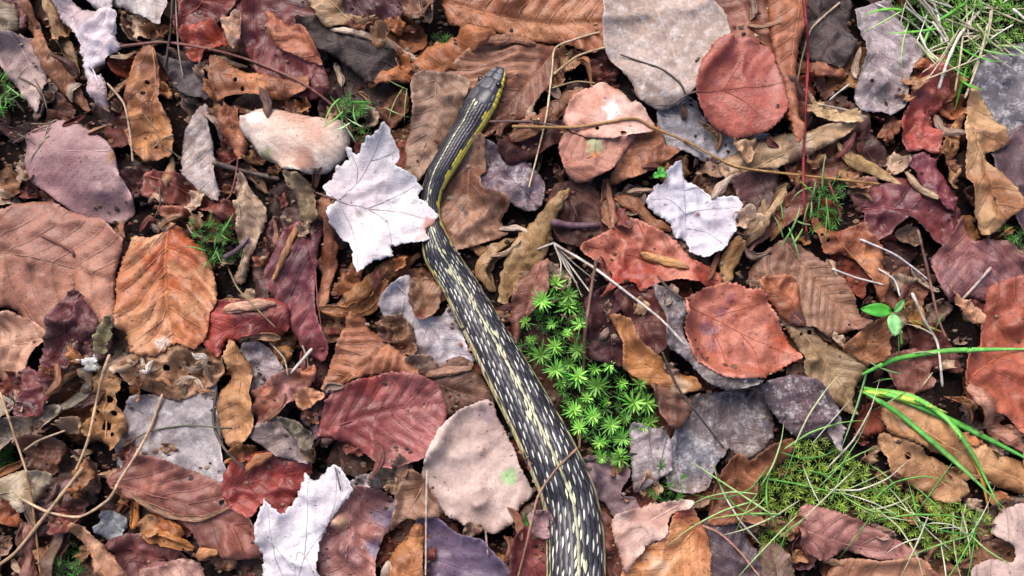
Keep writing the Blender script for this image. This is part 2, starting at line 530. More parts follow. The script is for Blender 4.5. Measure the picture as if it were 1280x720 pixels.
    origin = np.array([cw[0], cw[1], float(z.min())])
    uvs = np.stack([u, v, ph if vein > .8 else ph * 0 + .5], 1)
    parts = []
    def lay(path, lo=0.0):
        pw = catmull(uv0(path), False, 4.0)
        zz = []
        for p_ in pw:
            d2 = (X - p_[0]) ** 2 + (Y - p_[1]) ** 2
            i = np.argpartition(d2, 3)[:3]; wgt = 1 / (d2[i] + .3); zz.append(float((z[i] * wgt).sum() / wgt.sum()))
        zz = np.array(zz)
        return np.column_stack([pw, zz + lo])
    rc = (lin(ribc) * .55 + c1 * .45 if ribc else np.clip(c1 * 1.1 + 0.008, 0, .8)) * KALB
    if rib and size > 26 and not veins:
        nn_ = 9
        tt = np.linspace(0.03, 0.97, nn_)
        pth = np.array([A0 + (A1 - A0) * t + an * (-0.05 * Ld * math.sin(t * 3 + seed)) for t in tt])
        if world_pts or True:
            ok = inside(pth[:, 0], pth[:, 1], olw); pth = pth[ok]
        if len(pth) > 2:
            zz = []
            for p_ in pth:
                i = np.argmin((X - p_[0]) ** 2 + (Y - p_[1]) ** 2); zz.append(z[i])
            pth3 = catmull(np.column_stack([pth, np.array(zz)]), False, 4.0)
            for i in range(len(pth3)):
                j = np.argmin((X - pth3[i, 0]) ** 2 + (Y - pth3[i, 1]) ** 2); pth3[i, 2] = max(z[j] - 0.3, pth3[i, 2] - 1.0)
            parts.append(('midrib', pth3, np.linspace(0.95, 0.35, len(pth3)) * min(1.25, size / 80 + .3), rc))
    for vp in veins:
        pth = lay(P(vp), 0.15)
        parts.append(('vein', pth, np.linspace(0.8, 0.3, len(pth)), rc))
    if lat:
        for k_ in range(1, nv):
            u0 = k_ / nv
            for sg in (-1, 1):
                l_ = []
                for t in np.linspace(0, 0.30, 8):
                    p_ = A0 + ad * Ld * (u0 + t * 0.75 + 0.0) + an * sg * t * Ld * (1.0)
                    if inside(np.array([p_[0]]), np.array([p_[1]]), olw)[0]: l_.append(p_)
                if len(l_) > 3:
                    zz = [z[np.argmin((X - p_[0]) ** 2 + (Y - p_[1]) ** 2)] + 0.1 for p_ in l_]
                    parts.append(('vein', np.column_stack([np.array(l_), zz]), np.linspace(0.6, 0.3, len(l_)), rc))
    if stalk is not None:
        sp = P(stalk[0]); sw = catmull(uv0(sp), False, 4.0)
        n_ = len(sw)
        i0 = np.argmin((X - sw[0, 0]) ** 2 + (Y - sw[0, 1]) ** 2)
        zz = np.maximum(np.linspace(z[i0], z[i0] - 3, n_), hs(sw[:, 0], sw[:, 1]) + 0.8)
        zz = np.convolve(np.r_[[zz[0]] * 2, zz, [zz[-1]] * 2], np.ones(5) / 5, 'valid')
        parts.append(('stalk', np.column_stack([sw, zz]), np.linspace(stalk[1], stalk[1] * 0.7, n_), lin(stalk[2]) * KALB))
    C2 = np.vstack([col, col * 0.92]); U2 = np.vstack([uvs, uvs])
    if parts:
        root = empty(name, origin)
        mesh_obj('blade', VV, FF, M[mat], root, origin, C2, U2)
        for nm, pth, rd, cc in parts:
            tv, tf = ftube(pth, rd, 5)
            mesh_obj(nm, tv, tf, M['twig'], root, origin, np.tile(cc, (len(tv), 1)))
    else:
        root = mesh_obj(name, VV, FF, M[mat], None, origin, C2, U2)
    tag(root, label, cat, group)
    return root

def scroll_leaf(name, label, pts, wid, c1, c2=None, arc=255, opn=140, flat=0.7, lift=0.0, mat='dry', holes=0, group=LEAFGROUP, rough=1.0, cin=None, cat='leaf'):
    """a leaf (or a leaf's edge) rolled up along a line: open spiral tube, ragged at both ends"""
    global NLEAF
    NLEAF += 1; seed = NLEAF * 13 + 5
    pts = P(pts) if isinstance(pts, str) else np.asarray(pts, float)
    wid = np.atleast_1d(np.asarray(wid, float))
    if len(wid) == 1: wid = np.repeat(wid, len(pts))
    wid = np.interp(np.linspace(0, 1, len(pts)), np.linspace(0, 1, len(wid)), wid)
    pts = pts + rng.normal(0, 1.6, pts.shape)
    c1 = lin(c1); c2 = c1 * 0.6 if c2 is None else lin(c2)
    cin = c1 * 0.75 if cin is None else lin(cin)
    z0 = 20.0
    for _ in range(2):
        w = unproj(pts[:, 0], pts[:, 1], z0); z0 = float(np.mean(hs(w[:, 0], w[:, 1]))) + wid.mean() * 0.4 + lift
    pw = catmull(np.column_stack([unproj(pts[:, 0], pts[:, 1], z0), wid]), False, 3.0)
    wd = pw[:, 2]; pw = pw[:, :2]; n = len(pw)
    tq = np.linspace(0, 1, n)
    wd = wd * (0.75 + 0.55 * fbm(tq * 4.0 + seed, tq * 0, seed, 2)) * np.clip(0.45 + np.minimum(tq, 1 - tq) * 3.5, 0, 1)
    zr = np.maximum(hs(pw[:, 0], pw[:, 1]), 0.5 * hs(pw[:, 0], pw[:, 1]) + 0.5 * hs_max(pw[:, 0], pw[:, 1], 2))
    ker = np.ones(9) / 9
    zz = np.convolve(np.r_[[zr[0]] * 4, zr, [zr[-1]] * 4], ker, 'valid') + wd * 0.5 * flat * 0.85 + lift
    d = np.gradient(pw, axis=0); d /= np.linalg.norm(d, axis=1)[:, None] + 1e-9
    sd = np.stack([-d[:, 1], d[:, 0]], 1)
    m = 26
    th0 = math.radians(opn); A = math.radians(arc)
    V = []; C = []; UV = []
    tot = n * 3.0
    for j in range(m + 1):
        t = j / m
        th = th0 + (2 * math.pi - A) / 2 + A * t
        rad = wd * 0.5 * (1 - 0.30 * t * (arc > 240))
        e0 = (vnoise(np.array([j * 0.35]), np.array([0.5]), seed)[0] - 0.3) * 7 * rough
        e1 = (vnoise(np.array([j * 0.35]), np.array([4.5]), seed)[0] - 0.3) * 7 * rough
        ss = np.linspace(e0, tot - e1, n) / 3.0
        ss = np.clip(ss, 0, n - 1)
        xs = np.interp(ss, np.arange(n), pw[:, 0]); ys = np.interp(ss, np.arange(n), pw[:, 1]); zs = np.interp(ss, np.arange(n), zz)
        sx = np.interp(ss, np.arange(n), sd[:, 0]); sy = np.interp(ss, np.arange(n), sd[:, 1])
        rad = np.interp(ss, np.arange(n), rad)
        rr_ = rad * (1 + 0.34 * rough * (fbm(ss / 4.0, np.full(n, j * 0.22), seed + 2, 3) - 0.5) * 2 + 0.22 * (np.abs(2 * vnoise(np.full(n, j * 0.33), ss / 14.0, seed + 9) - 1) - .5)) + wd.mean() * .035 * np.sin(ss * 1.1 + j * 0.3 + seed)
        V.append(np.stack([xs + sx * np.sin(th) * rr_ * -1, ys + sy * np.sin(th) * rr_ * -1, zs + np.cos(th) * rr_ * flat], 1))
        f = np.clip((fbm(ss / 12.0, np.full(n, j * 0.12), seed + 5, 3) - 0.35) * 3, 0, 1)[:, None]
        C.append(c1 * (1 - f) + c2 * f)
        UV.append(np.stack([ss / n, np.full(n, t * .8), ss * .2 + abs(t - .5) * 3 + .5 * vnoise(ss / 4, ss * 0 + j * .2, seed)], 1))
    V = np.array(V).reshape(-1, 3); C = np.array(C).reshape(-1, 3); UV = np.array(UV).reshape(-1, 3)
    idx = np.arange((m + 1) * n).reshape(m + 1, n)
    qa, qb, qc, qd = idx[:-1, :-1], idx[1:, :-1], idx[1:, 1:], idx[:-1, 1:]
    tr = np.concatenate([np.stack([qa, qb, qc], -1).reshape(-1, 3), np.stack([qa, qc, qd], -1).reshape(-1, 3)])
    V[:, 2] = np.maximum(V[:, 2], hs(V[:, 0], V[:, 1]) - 6)
    VV, FF = shell(V, tr, 0.9)
    raster(V, tr)
    col = np.clip(np.vstack([C, np.tile(cin, (len(C), 1))]) * KALB, 0.004, 0.85)
    origin = np.array([pw[:, 0].mean(), pw[:, 1].mean(), V[:, 2].min()])
    o = mesh_obj(name, VV, FF, M[mat], None, origin, col, np.vstack([UV, UV]))
    tag(o, label, cat, group)
    return o

def on_pile(pts, r, lift=0.0, step=3.0, smooth=7, arch=0.0):
    """a line of pixels laid over the pile: 3-D path that rests on whatever lies beneath"""
    pts = P(pts) if isinstance(pts, str) else np.asarray(pts, float)
    p2 = catmull(pts, False, step)
    z = np.full(len(p2), 30.0)
    for _ in range(3):
        w = np.array([unproj(a, b, zz) for (a, b), zz in zip(p2, z)])
        zr = hs(w[:, 0], w[:, 1]) + r
        m = zr.copy()
        for s in range(1, smooth + 1):
            m = np.maximum(m, np.maximum(np.r_[zr[s:], [zr[-1]] * s], np.r_[[zr[0]] * s, zr[:-s]]) - s * 1.1) if len(zr) > s else m
        k = 2 * smooth + 1
        z = np.convolve(np.r_[[m[0]] * smooth, m, [m[-1]] * smooth], np.ones(k) / k, 'valid')
        z = np.maximum(z, zr - 1.0) + lift
    t = np.linspace(0, 1, len(z)); z = z + arch * 4 * t * (1 - t)
    w = np.array([unproj(a, b, float(zz)) for (a, b), zz in zip(p2, z)])
    return np.column_stack([w, z])

def twig(name, label, pts, r, c, lift=0.0, group=None, cat='twig', mat='twig', knots=True, arch=0.0, r2=None):
    p = on_pile(pts, r, lift, arch=arch)
    rad = np.linspace(r, r * 0.75 if r2 is None else r2, len(p))
    if knots: rad = rad * (1 + 0.3 * (vnoise(np.arange(len(p)) / 3.0, np.zeros(len(p)), len(label)) - .4))
    v, f = ftube(p, rad, 7)
    c = lin(c); i = np.repeat(np.arange(len(p)), 7)
    cc = c[None] * (0.75 + 0.5 * vnoise(i / 6.0, i * 0.0, 3))[:, None]
    o = mesh_obj(name, v, f, M[mat], None, p.mean(0) * [1, 1, 0] + [0, 0, p[:, 2].min()], np.clip(cc * KALB, .004, .85))
    return tag(o, label, cat, group)

def blade(name, label, pts, w, c, c2=None, lift=2.0, arch=0.0, group=None, cat='grass', mat='green'):
    """a grass blade: folded ribbon that tapers to a point"""
    p = on_pile(pts, 0.5, lift, arch=arch); n = len(p)
    t = np.linspace(0, 1, n)
    ww = w * 0.5 * np.clip(np.minimum(0.45 + t * 4, (1 - t) * 2.2 + 0.04), 0, 1)
    d = np.gradient(p, axis=0); d /= np.linalg.norm(d, axis=1)[:, None]
    s = np.cross(d, [0, 0, 1.0]); s /= np.linalg.norm(s, axis=1)[:, None] + 1e-9
    up = np.cross(s, d)
    rows = [p - s * ww[:, None] + up * 0.25 * ww[:, None], p, p + s * ww[:, None] + up * 0.25 * ww[:, None], p - up * 0.4]
    V = np.stack(rows, 1).reshape(-1, 3)
    f = []
    for i in range(n - 1):
        a = i * 4; b = a + 4
        for k, l in ((0, 1), (1, 2), (2, 3), (3, 0)): f.append((a + k, a + l, b + l, b + k))
    c = lin(c); c2 = c if c2 is None else lin(c2)
    cc = c[None] * (1 - t[:, None]) + c2[None] * t[:, None]
    o = mesh_obj(name, V, f, M[mat], None, p.mean(0) * [1, 1, 0] + [0, 0, p[:, 2].min()], np.repeat(np.clip(cc * KALB, .004, .85), 4, 0))
    return tag(o, label, cat, group)

# ------------------------------------------------------------------ fallen leaves, traced leaf by leaf (outline in photograph pixels)
LEAVES = []
def L(layer, name, label, pts, c1, c2=None, **k):
    p = P(pts); g = {3: 1.22, 4: 1.18, 5: 1.14, 6: 1.05}.get(layer, 1.0)          # leaves lower in the pile run on under the ones above
    c = p.mean(0); g = 1 + (g - 1) * min(1, 55 / max(8, np.sqrt(((p - c) ** 2).sum(1)).mean()))
    LEAVES.append((layer, 'F', (name, label, c + (p - c) * g, c1, c2), k))
def R(layer, name, label, pts, wid, c1, c2=None, **k): LEAVES.append((layer, 'R', (name, label, pts, wid, c1, c2), k))
D, RO, MP, CU, FR = 'dry_leaf', 'round_leaf', 'maple_leaf', 'curled_leaf', 'leaf_fragment'

# --- upper left
L(6, RO, 'broad mauve pink leaf with a smooth rounded outline and narrow end', '38,195 50,170 78,156 103,160 122,172 140,184 150,200 152,216 160,232 168,250 162,265 147,276 128,275 98,266 62,240 45,228', '#ae9094', '#946f74', ax=(150,196,60,190), dome=12, cup=-.4, rr=.5, mat='pale', crum=2, vein=.6, step=3.5, patch=((150,200,9,'#b08060'),), se=.3)
L(6, D, 'tattered pale lilac leaf with ragged torn edges beside the tan rolled strip', '70,-20 95,-18 92,4 112,20 140,20 155,28 147,47 152,63 137,78 118,90 133,100 137,133 123,130 113,110 107,77 103,50 80,27', '#cfc3d0', '#b8a4ac', mat='pale', crum=4, se=1.5, dome=4)
L(5, FR, 'small pale lilac scrap next to the tattered lilac leaf', '108,-14 142,-14 141,3 138,20 124,13 114,3', '#d2c8d4', mat='pale')
L(4, D, 'greyish white leaf with dark twig along it', '140,-30 212,-30 213,5 207,38 187,27 160,15 142,5', '#bcb2b4', '#8e8484', mat='grey')
R(7, CU, 'olive tan tightly rolled leaf strip lying on the lilac leaf', '55,-8 66,18 77,42 88,70 95,98', (20,24,22,20,12), '#a4845f', '#7a5c42', opn=80)
R(6, CU, 'long brown rolled leaf strip beside the olive tan strip', '36,-4 44,40 65,80 85,110 105,138', (16,20,22,24,14), '#99694c', '#70422e', opn=250)
L(5, D, 'pale pinkish leaf with a dark folded side', '4,62 20,55 50,55 56,80 50,125 46,135 33,122 12,90', '#b8a2a0', '#9a8484', dome=5, mat='pale')
L(4, D, 'dark greyish brown leaf half tucked under the pale pinkish leaf', '48,65 60,75 70,100 72,118 60,145 46,140', '#5c4c4a', '#3e302e')
L(3, FR, 'dark maroon scrap under a long brown rolled strip', '8,-14 38,-14 39,20 36,37 25,38 16,22', '#5f2a2c', '#43201f')
L(4, RO, 'small olive grey rounded leaf beside the maroon scrap', '-20,6 12,8 20,20 20,35 5,42 -20,40', '#8b7d6f', '#6d6054')
L(6, D, 'crumpled tan upright leaf with two small dark holes', '192,63 201,77 203,127 213,147 222,177 218,197 207,200 187,204 173,187 167,170 173,160 163,133 162,110 173,83', '#ab7c55', '#7e5138', ax=(192,63,190,204), crum=4, holes=((190,109,2.6),(187,124,3.2)), ridge=(('205,130 214,175 214,198',7,6),('178,90 180,150',5,7)), curl=4)
L(6, D, 'weathered grey lens shaped leaf with pointed tip beside the tan upright leaf', '257,133 263,163 265,187 270,220 275,250 257,243 240,227 227,210 223,193 228,167 240,147', '#aa9c9c', '#867674', ax=(257,133,273,248), mat='grey', dome=5)
L(8, D, 'bulging white and pink mottled leaf rolled over like a bun', '303,163 310,142 330,135 360,140 393,147 427,152 437,167 437,187 427,203 407,217 380,220 357,217 347,207 327,197 317,183', '#dccdc6', '#c09a8c', ax=(306,165,437,178), dome=22, cup=-.25, bow=-.1, lift=7, mat='pale', crum=.8, vein=.6, patch=((334,196,9,'#a9a67e'),(385,206,15,'#b58a7a'),(325,152,12,'#ece4de')), step=3.2, rib=False, curl=0, se=.15, rr=.3)
L(6, D, 'rusty tan leaf sticking out from under the white mottled bun', '280,147 305,142 308,165 315,185 308,198 303,203 290,183 281,165', '#ac785f', '#8a563f', stalk=('303,203 298,230 289,258', 1.6, '#7a4a44'))
L(6, FR, 'small rusty scrap under the white mottled bun', '350,212 375,219 398,215 386,227 365,225', '#b07050', '#8a4a34')
L(5, D, 'dull red leaf behind the torn red flap', '222,13 233,-15 300,-15 290,15 277,28 263,30 240,37 230,45', '#87403a', '#5e2a2a', mat='waxy')
L(6, D, 'torn brick red flap under the brown stem with a straight edge', '233,37 263,30 280,43 290,60 270,66 247,80 235,68 229,50', '#9a4632', '#7a3328', mat='waxy')
L(6, FR, 'small cream triangular scrap beside the brick red flap', '281,27 303,22 303,40 293,62 284,47', '#c4a696', '#a8826c')
L(4, D, 'large dark wine red leaf behind the cinnamon flap', '300,-15 385,-15 400,30 413,40 390,45 400,80 410,110 385,120 340,100 320,70 310,30', '#6c3232', '#4a2428', mat='waxy', crum=4)
L(6, D, 'cinnamon tapering flap lying on the dark wine red leaf', '333,13 360,33 383,43 403,80 387,77 353,63 338,43', '#a4664c', '#8a4c38', dome=4)
L(5, D, 'orange brown strip of leaf with two worm holes next to the white bun', '273,75 300,88 330,95 355,100 380,98 375,115 345,123 310,120 277,125 272,100', '#a46d4a', '#7e4c32', holes=((297,103,2.6),(305,113,2.6)), dome=6)
L(3, D, 'dark grey shrivelled leaf under the thin crossing stem', '207,77 240,87 267,83 273,117 253,123 233,117 217,100', '#575056', '#3c3434', mat='rot')
L(4, D, 'dark charcoal felted leaf beside a pale rolled rim', '387,43 413,37 447,47 477,60 495,80 487,97 463,107 450,97 430,80 403,67', '#463d3e', '#342a2a', mat='rot')
R(5, CU, 'pale beige narrow rim rolled along the charcoal felted leaf', '411,37 455,47 490,60 526,69', (6,12,15,8), '#c8b0a0', '#a0846c', opn=190)
L(5, D, 'khaki tan wrinkled leaf beside the purple leaf', '383,-15 425,-15 433,17 453,30 467,27 457,37 430,32 413,35 400,20', '#ab937b', '#83694f')
L(4, D, 'dark purple red leaf beside the khaki leaf', '425,-15 497,-15 503,20 485,35 467,28 450,28 433,17', '#573440', '#42222a', mat='waxy')
R(5, CU, 'short orange brown roll under the dark purple leaf', '460,42 490,36 520,32', (10,15,13), '#9c6446', opn=200)
L(5, D, 'folded dusty brown leaf beside the big ribbed leaf', '498,-15 538,-15 541,10 530,33 515,30 505,15', '#8e6d5b', '#6a4a3c', crum=5)
L(5, D, 'big ribbed caramel leaf lying ahead of the head of the snake', '565,-30 760,-30 758,40 750,65 725,67 700,52 668,50 640,45 607,38 575,33 567,20', '#ac7653', '#8d563b', ax=(560,8,758,30), vein=3.0, nv=9, dome=5, mat='waxy', lat=True, step=3.6)
R(7, CU, 'wide orange brown curled leaf pointing at the head of the snake', '462,112 500,96 550,76 590,58 617,43', (10,24,42,38,16), '#ad6f48', '#87502f', opn=215, flat=.55, arc=250)
L(4, D, 'ribbed brown leaf spread behind the head of the snake', '615,50 640,50 668,57 690,72 683,100 655,143 640,150 620,165 600,175 590,140 575,110 560,95 590,80', '#936854', '#74493a', ax=(690,72,600,165), vein=2.6, nv=8, dome=6)
R(5, CU, 'rolled brown rim over the ribbed brown leaf', '590,60 615,57 640,53 670,58', (8,14,15,8), '#9c6c52', '#74482f', opn=180)
L(4, D, 'long dusty tan leaf lying under the throat of the snake', '520,110 547,105 580,115 568,150 555,175 523,222 512,205 512,180 520,150', '#8f7262', '#72564a', ax=(545,105,520,222), dome=4)
L(5, D, 'brown leaf with a folded lobe beside the neck of the snake', '603,187 607,220 600,230 605,243 627,247 633,257 623,273 630,287 590,302 563,305 550,280 553,247 580,203', '#9a7662', '#7a5443', ridge=(('626,252 595,280 565,302',7,7),), patch=((580,264,7,'#5a4840'),(628,257,8,'#6a3420')), mat='waxy')
L(3, D, 'slate purple crumpled leaf between the folded brown leaf and pale stem', '607,193 627,198 640,207 653,207 673,230 670,253 657,260 627,247 605,240', '#655260', '#807078', mat='grey', crum=4)
R(6, CU, 'large tan scroll of leaf with twisted point beside the snake', '712,237 690,258 664,296 645,338 626,378', (8,26,44,42,20), '#ab8b64', '#86663f', opn=120, flat=.6, arc=260)
R(5, CU, 'small tan lobe curling against the large tan scroll', '642,298 618,318 608,340 616,364', (16,26,26,14), '#ad8c66', '#80603e', opn=300, flat=.6)
L(6, D, 'narrow reddish brown leaf hanging beside the bright green moss', '640,376 650,357 667,335 684,328 684,350 680,372 657,403 647,428 640,407', '#8f6052', '#6d4136', ax=(682,330,645,426), vein=2, nv=8, dome=5)
L(8, MP, 'white maple leaf with a red stained tip over the neck of the snake', '487,168 497,186 503,204 497,214 520,225 529,240 523,248 549,272 541,285 532,290 540,303 512,306 491,310 495,324 470,330 453,348 445,330 442,311 428,300 417,284 415,268 424,254 409,246 406,234 418,225 420,213 436,202 436,187 449,199 462,182 474,181', '#d9d4de', '#c6bcc8', ax=(424,254,535,270), mat='pale', vein=.4, crum=2.8, curl=3.5, sharp=True, se=2.0, tooth=12, step=3.2, patch=((541,286,12,'#b07a70'),(528,298,8,'#d8b0a8'),(450,270,6,'#b8a8a4'),(480,235,7,'#c0b0b0')), ribc='#6c5048', veins=('424,254 446,232 466,205 486,174','424,254 460,262 500,267 535,277','424,254 440,285 449,315 453,342','424,254 416,247 410,240','446,232 448,212 440,195','466,205 478,204 498,198','460,262 485,280 492,312','460,262 490,250 522,236'), stalk=('424,254 412,250 396,243', 1.2, '#7a5a50'), lift=1)
L(4, D, 'pale grey leaf lying under the side of the snake beside the curled rims', '483,383 500,367 515,355 527,380 523,397 547,397 560,387 577,433 585,445 553,462 530,470 520,440 513,410 490,403', '#aea6b0', '#948a94', mat='grey')
L(5, D, 'small tan flap folded on the pale grey leaf', '535,350 550,365 545,390 525,397 515,375 520,352', '#8e6e58', '#6e4e3a', patch=((527,395,6,'#7a3028'),))
R(7, CU, 'thick brown rolled leaf edge reaching up to the body of the snake', '524,316 490,335 455,360 422,386', (14,24,26,16), '#96663e', '#70462a', opn=150)
R(7, CU, 'cinnamon rolled edge curving beside the thick brown roll', '484,352 466,376 437,394 398,388', (10,20,20,14), '#ad7850', '#86542f', opn=30)
R(6, CU, 'upright cinnamon brown roll beside the white maple leaf', '414,278 410,330 401,388', (14,20,18), '#a46c4d', '#7e4a30', opn=230)
R(6, CU, 'thin straw brown rim of the dusky red leaf', '372,272 357,313 341,347', (7,11,9), '#b47e54', opn=100)
L(5, D, 'dusky red leaf between two rolled rims', '340,347 370,287 405,280 398,325 397,388 412,430 400,443 380,427 350,373', '#7d4248', '#56303a', ax=(392,282,402,440), vein=2, crum=4)
L(4, D, 'greyish plum leaf beside the dusky red leaf', '323,293 357,290 350,323 337,350 340,373 325,373 316,325', '#6b4c4b', '#4b3434')
L(6, D, 'grey brown folded leaf twisted into a narrow tail', '307,225 320,247 335,267 333,287 317,320 303,352 293,345 305,320 302,303 303,277 297,243', '#ae9988', '#8c7462', ax=(307,225,297,350), ridge=(('307,230 318,280 303,340',5,6),), vein=1.8, lat=True)
L(7, D, 'glowing orange ribbed leaf with a serrated edge and light midrib', '167,297 190,298 207,290 220,280 240,300 257,317 267,337 272,360 275,377 267,393 263,420 247,437 223,430 197,447 173,443 160,427 150,407 147,383 147,350 157,323', '#a96641', '#b68562', ax=(212,288,222,440), vein=3.2, nv=6, mat='waxy', se=2, step=3.2, ribc='#cc9a6c', patch=((225,318,40,'#a9552c'),(207,430,9,'#d9c0ae')), crum=4, lat=True, dome=6)
L(6, D, 'very large dull tan leaf with grey midrib', '-60,285 0,277 40,260 70,258 100,272 133,280 157,300 163,310 150,345 150,400 127,415 110,412 85,425 63,420 40,405 18,385 -60,385', '#a57360', '#8d6156', ax=(-60,312,158,362), vein=1.1, nv=8, crum=4, ribc='#877468', step=3.8, dome=5)
L(7, D, 'dark oxblood leaf curled over the tip of the large tan leaf', '68,400 97,363 113,380 127,403 127,415 103,430 97,455 82,475 63,478 62,445 70,420', '#623439', '#48262b', mat='waxy', crum=5)
L(6, D, 'dull mauve leaf tucked beside the oxblood leaf', '103,425 127,415 150,395 150,410 140,440 125,455 108,452', '#7d5e60', '#5f4648')
L(7, FR, 'olive green grey scrap beside the glowing orange leaf', '128,410 150,398 152,415 142,437 128,445', '#8f896c', '#6e6a52')
L(6, D, 'pinkish tan ribbed leaf beside the very large tan leaf', '-40,392 0,403 20,393 57,413 60,427 38,455 40,468 17,472 -40,470', '#b68f7c', '#9c6f5a', ax=(58,420,-40,440), vein=3, nv=6, dome=5)
R(8, CU, 'little rust coloured roll beside the oxblood leaf', '70,452 73,475 64,492', (8,11,8), '#a06442')
R(7, CU, 'stubby brown cigar shaped roll beside the rust coloured roll', '106,458 88,473 72,497', (14,21,15), '#8e684b', '#6a482f', opn=60)
L(8, FR, 'tiny pointed orange leaf lying on the oxblood leaf', '85,437 95,431 105,450 100,456 90,447', '#b67d54', '#966038')
L(5, D, 'glossy maroon strip of leaf among dry sticks', '32,462 65,487 63,510 50,518 28,518 26,505', '#6c3034', '#50242a', mat='waxy')
L(8, 'bark_chip', 'tiny white chip beside the olive scrap', '109,451 127,447 129,460 120,465 112,459', '#e6e6de', '#c8cad0', mat='pale', th=2.2, cat='chip', rib=False)
L(6, D, 'light tan skeleton leaf riddled with large holes', '130,462 152,475 155,490 148,495 160,520 162,535 150,560 135,555 120,545 115,525 122,500', '#b58f68', '#8f6a48', holes=((141,500,5),(136,533,6),(148,517,3),(128,515,3),(145,543,3)), crum=6)
R(6, CU, 'whitish grey roll beside the skeleton leaf', '113,468 103,490 89,517', (10,17,12), '#a89c8c', '#857a6a')
L(6, FR, 'pale tan scrap at the foot of the whitish grey roll', '83,537 100,523 113,525 108,540 90,542', '#bc9c80')
L(4, D, 'khaki grey leaf lying flat under the pale straws', '-20,560 0,550 25,528 60,520 82,512 87,522 60,542 30,550 0,578 -20,585', '#938474', '#70604f', mat='grey')
L(4, D, 'ashy beige leaf touching the khaki grey one', '-30,490 -5,493 22,505 25,515 18,530 -10,545 -30,545', '#9e8e80', '#7c6c60', mat='grey')
L(6, D, 'shredded crumpled beige leaf beside the glowing orange leaf', '167,457 193,437 227,430 267,440 283,450 282,473 253,490 227,500 193,490 173,477', '#a8846a', '#7a5a44', crum=6, holes=((215,462,4),(240,470,3)), step=3, curl=3, rib=False, cup=-.2)
_r = np.random.default_rng(3)
for i in range(13):
    _x, _y = _r.uniform(178, 272), _r.uniform(443, 490); _a = _r.normal(.1, .55); _l = _r.uniform(16, 34)
    _p = ' '.join('%.1f,%.1f' % (_x + math.cos(_a) * _l * t + _r.normal(0, 2.5), _y + math.sin(_a) * _l * t + 4 * math.sin(t * 5 + i)) for t in (-.5, -.2, .2, .5))
    _c = ['#d2b8a2', '#b4937a', '#8a7464', '#dccbc0', '#b07c58'][i % 5]
    R(7, 'leaf_shred', ['cream', 'tan', 'grey brown', 'whitish', 'rusty'][i % 5] + ' shred curling on the crumpled beige leaf', _p, (3, 8, 3), _c, None, arc=150, opn=_r.uniform(90, 270), flat=.7, rough=1.8)
L(4, D, 'smooth bluish grey leaf under the thin dark green stem', '155,545 180,505 210,500 245,495 268,488 272,530 275,560 293,610 270,625 230,600 195,575 165,590', '#847c84', '#a8a2a8', mat='grey', vein=.5, crum=2)
L(5, D, 'brownish red leaf with a rolled rim and one black hole', '147,603 173,580 193,575 215,580 235,590 253,597 287,612 295,628 320,665 318,690 280,688 250,675 235,655 207,640 180,627 160,615', '#8d5b53', '#704842', ax=(150,605,318,675), holes=((280,628,4),(241,598,3)), vein=2)
R(6, CU, 'thin light brown rim rolled along the brownish red leaf', '160,612 185,630 215,643 250,646 292,632', (6,10,11,9,5), '#a57d64', '#7e5a42', opn=330)
R(7, CU, 'short upright amber roll next to two slanting amber rolls', '173,623 167,662', (11,15), '#bc783e', '#94562a', opn=60)
R(7, CU, 'darker slanting amber roll with a dark open end', '184,645 205,656 231,669', (13,17,18), '#ba763e', '#92542a', opn=200)
R(7, CU, 'lighter slanting amber roll beside its darker twin', '174,666 205,671 242,687', (12,17,13), '#c08048', '#985a2c', opn=40)
R(7, CU, 'small blunt amber roll at the end of the slanting rolls', '245,697 258,690 273,690', (12,15,10), '#ba8054', opn=120)
L(7, D, 'pale tan tongue of leaf with a pointed end beside the blue grey scrap', '98,657 110,650 127,667 140,687 157,700 165,720 160,745 135,740 125,710 110,680', '#bd9076', '#9a6e54', dome=6, vein=1.5)
L(5, FR, 'blue grey scrap beside the pale tan tongue', '130,660 140,640 155,645 160,655 145,680', '#9ea4ac', '#7e8490', mat='grey')
L(5, D, 'dull plum leaf under the amber rolls', '145,680 165,670 200,672 225,690 230,705 200,705 180,715 160,720 150,700', '#7d4e4e', '#5e383a')
L(7, D, 'pinkish beige leaf beside the amber rolls', '175,750 178,712 200,707 230,697 250,705 256,750', '#b58e86', '#966c64', dome=5)
R(6, CU, 'thick dull brown leaf roll at the end of the straws', '39,655 33,690 28,740', (26,30,30), '#8e6054', '#694238', opn=60)
R(6, CU, 'second thick leaf roll, greyer, beside the dull brown roll', '76,652 70,690 66,740', (22,27,27), '#7e604f', '#5e4436', opn=290)
L(5, FR, 'rust orange scrap beside the looping straw', '-15,612 15,618 33,635 30,655 10,648 -15,642', '#9e603f', '#7a4428')
L(6, D, 'pale olive beige leaf under the looping straw', '5,605 25,590 65,590 70,600 55,620 35,637 20,622', '#b5a591', '#94836c', dome=4)
L(5, D, 'mauve brown leaf under the crossing straws', '50,635 70,610 95,600 100,615 75,640 55,652', '#7a636c', '#5c4850')
L(5, FR, 'chestnut crumb of leaf beside the mauve brown leaf', '75,642 90,620 110,625 107,650 85,657', '#6d473e', '#4e302a', crum=5)
L(6, FR, 'narrow tan crumb at the junction of the straws', '100,585 115,573 121,595 110,612', '#a57554')
L(5, FR, 'umber crumpled piece beside the khaki grey leaf', '35,552 60,545 82,556 76,585 50,592 40,570', '#7d584a', '#5a3c32', crum=5)
L(7, D, 'tan leaf with a long pointed tip beside the red folded leaf', '292,425 307,447 317,463 323,503 323,533 313,550 298,563 277,540 270,510 277,487 288,470 285,447', '#ad815b', '#8b603f', ax=(292,425,300,562), dome=7, crum=4, curl=5)
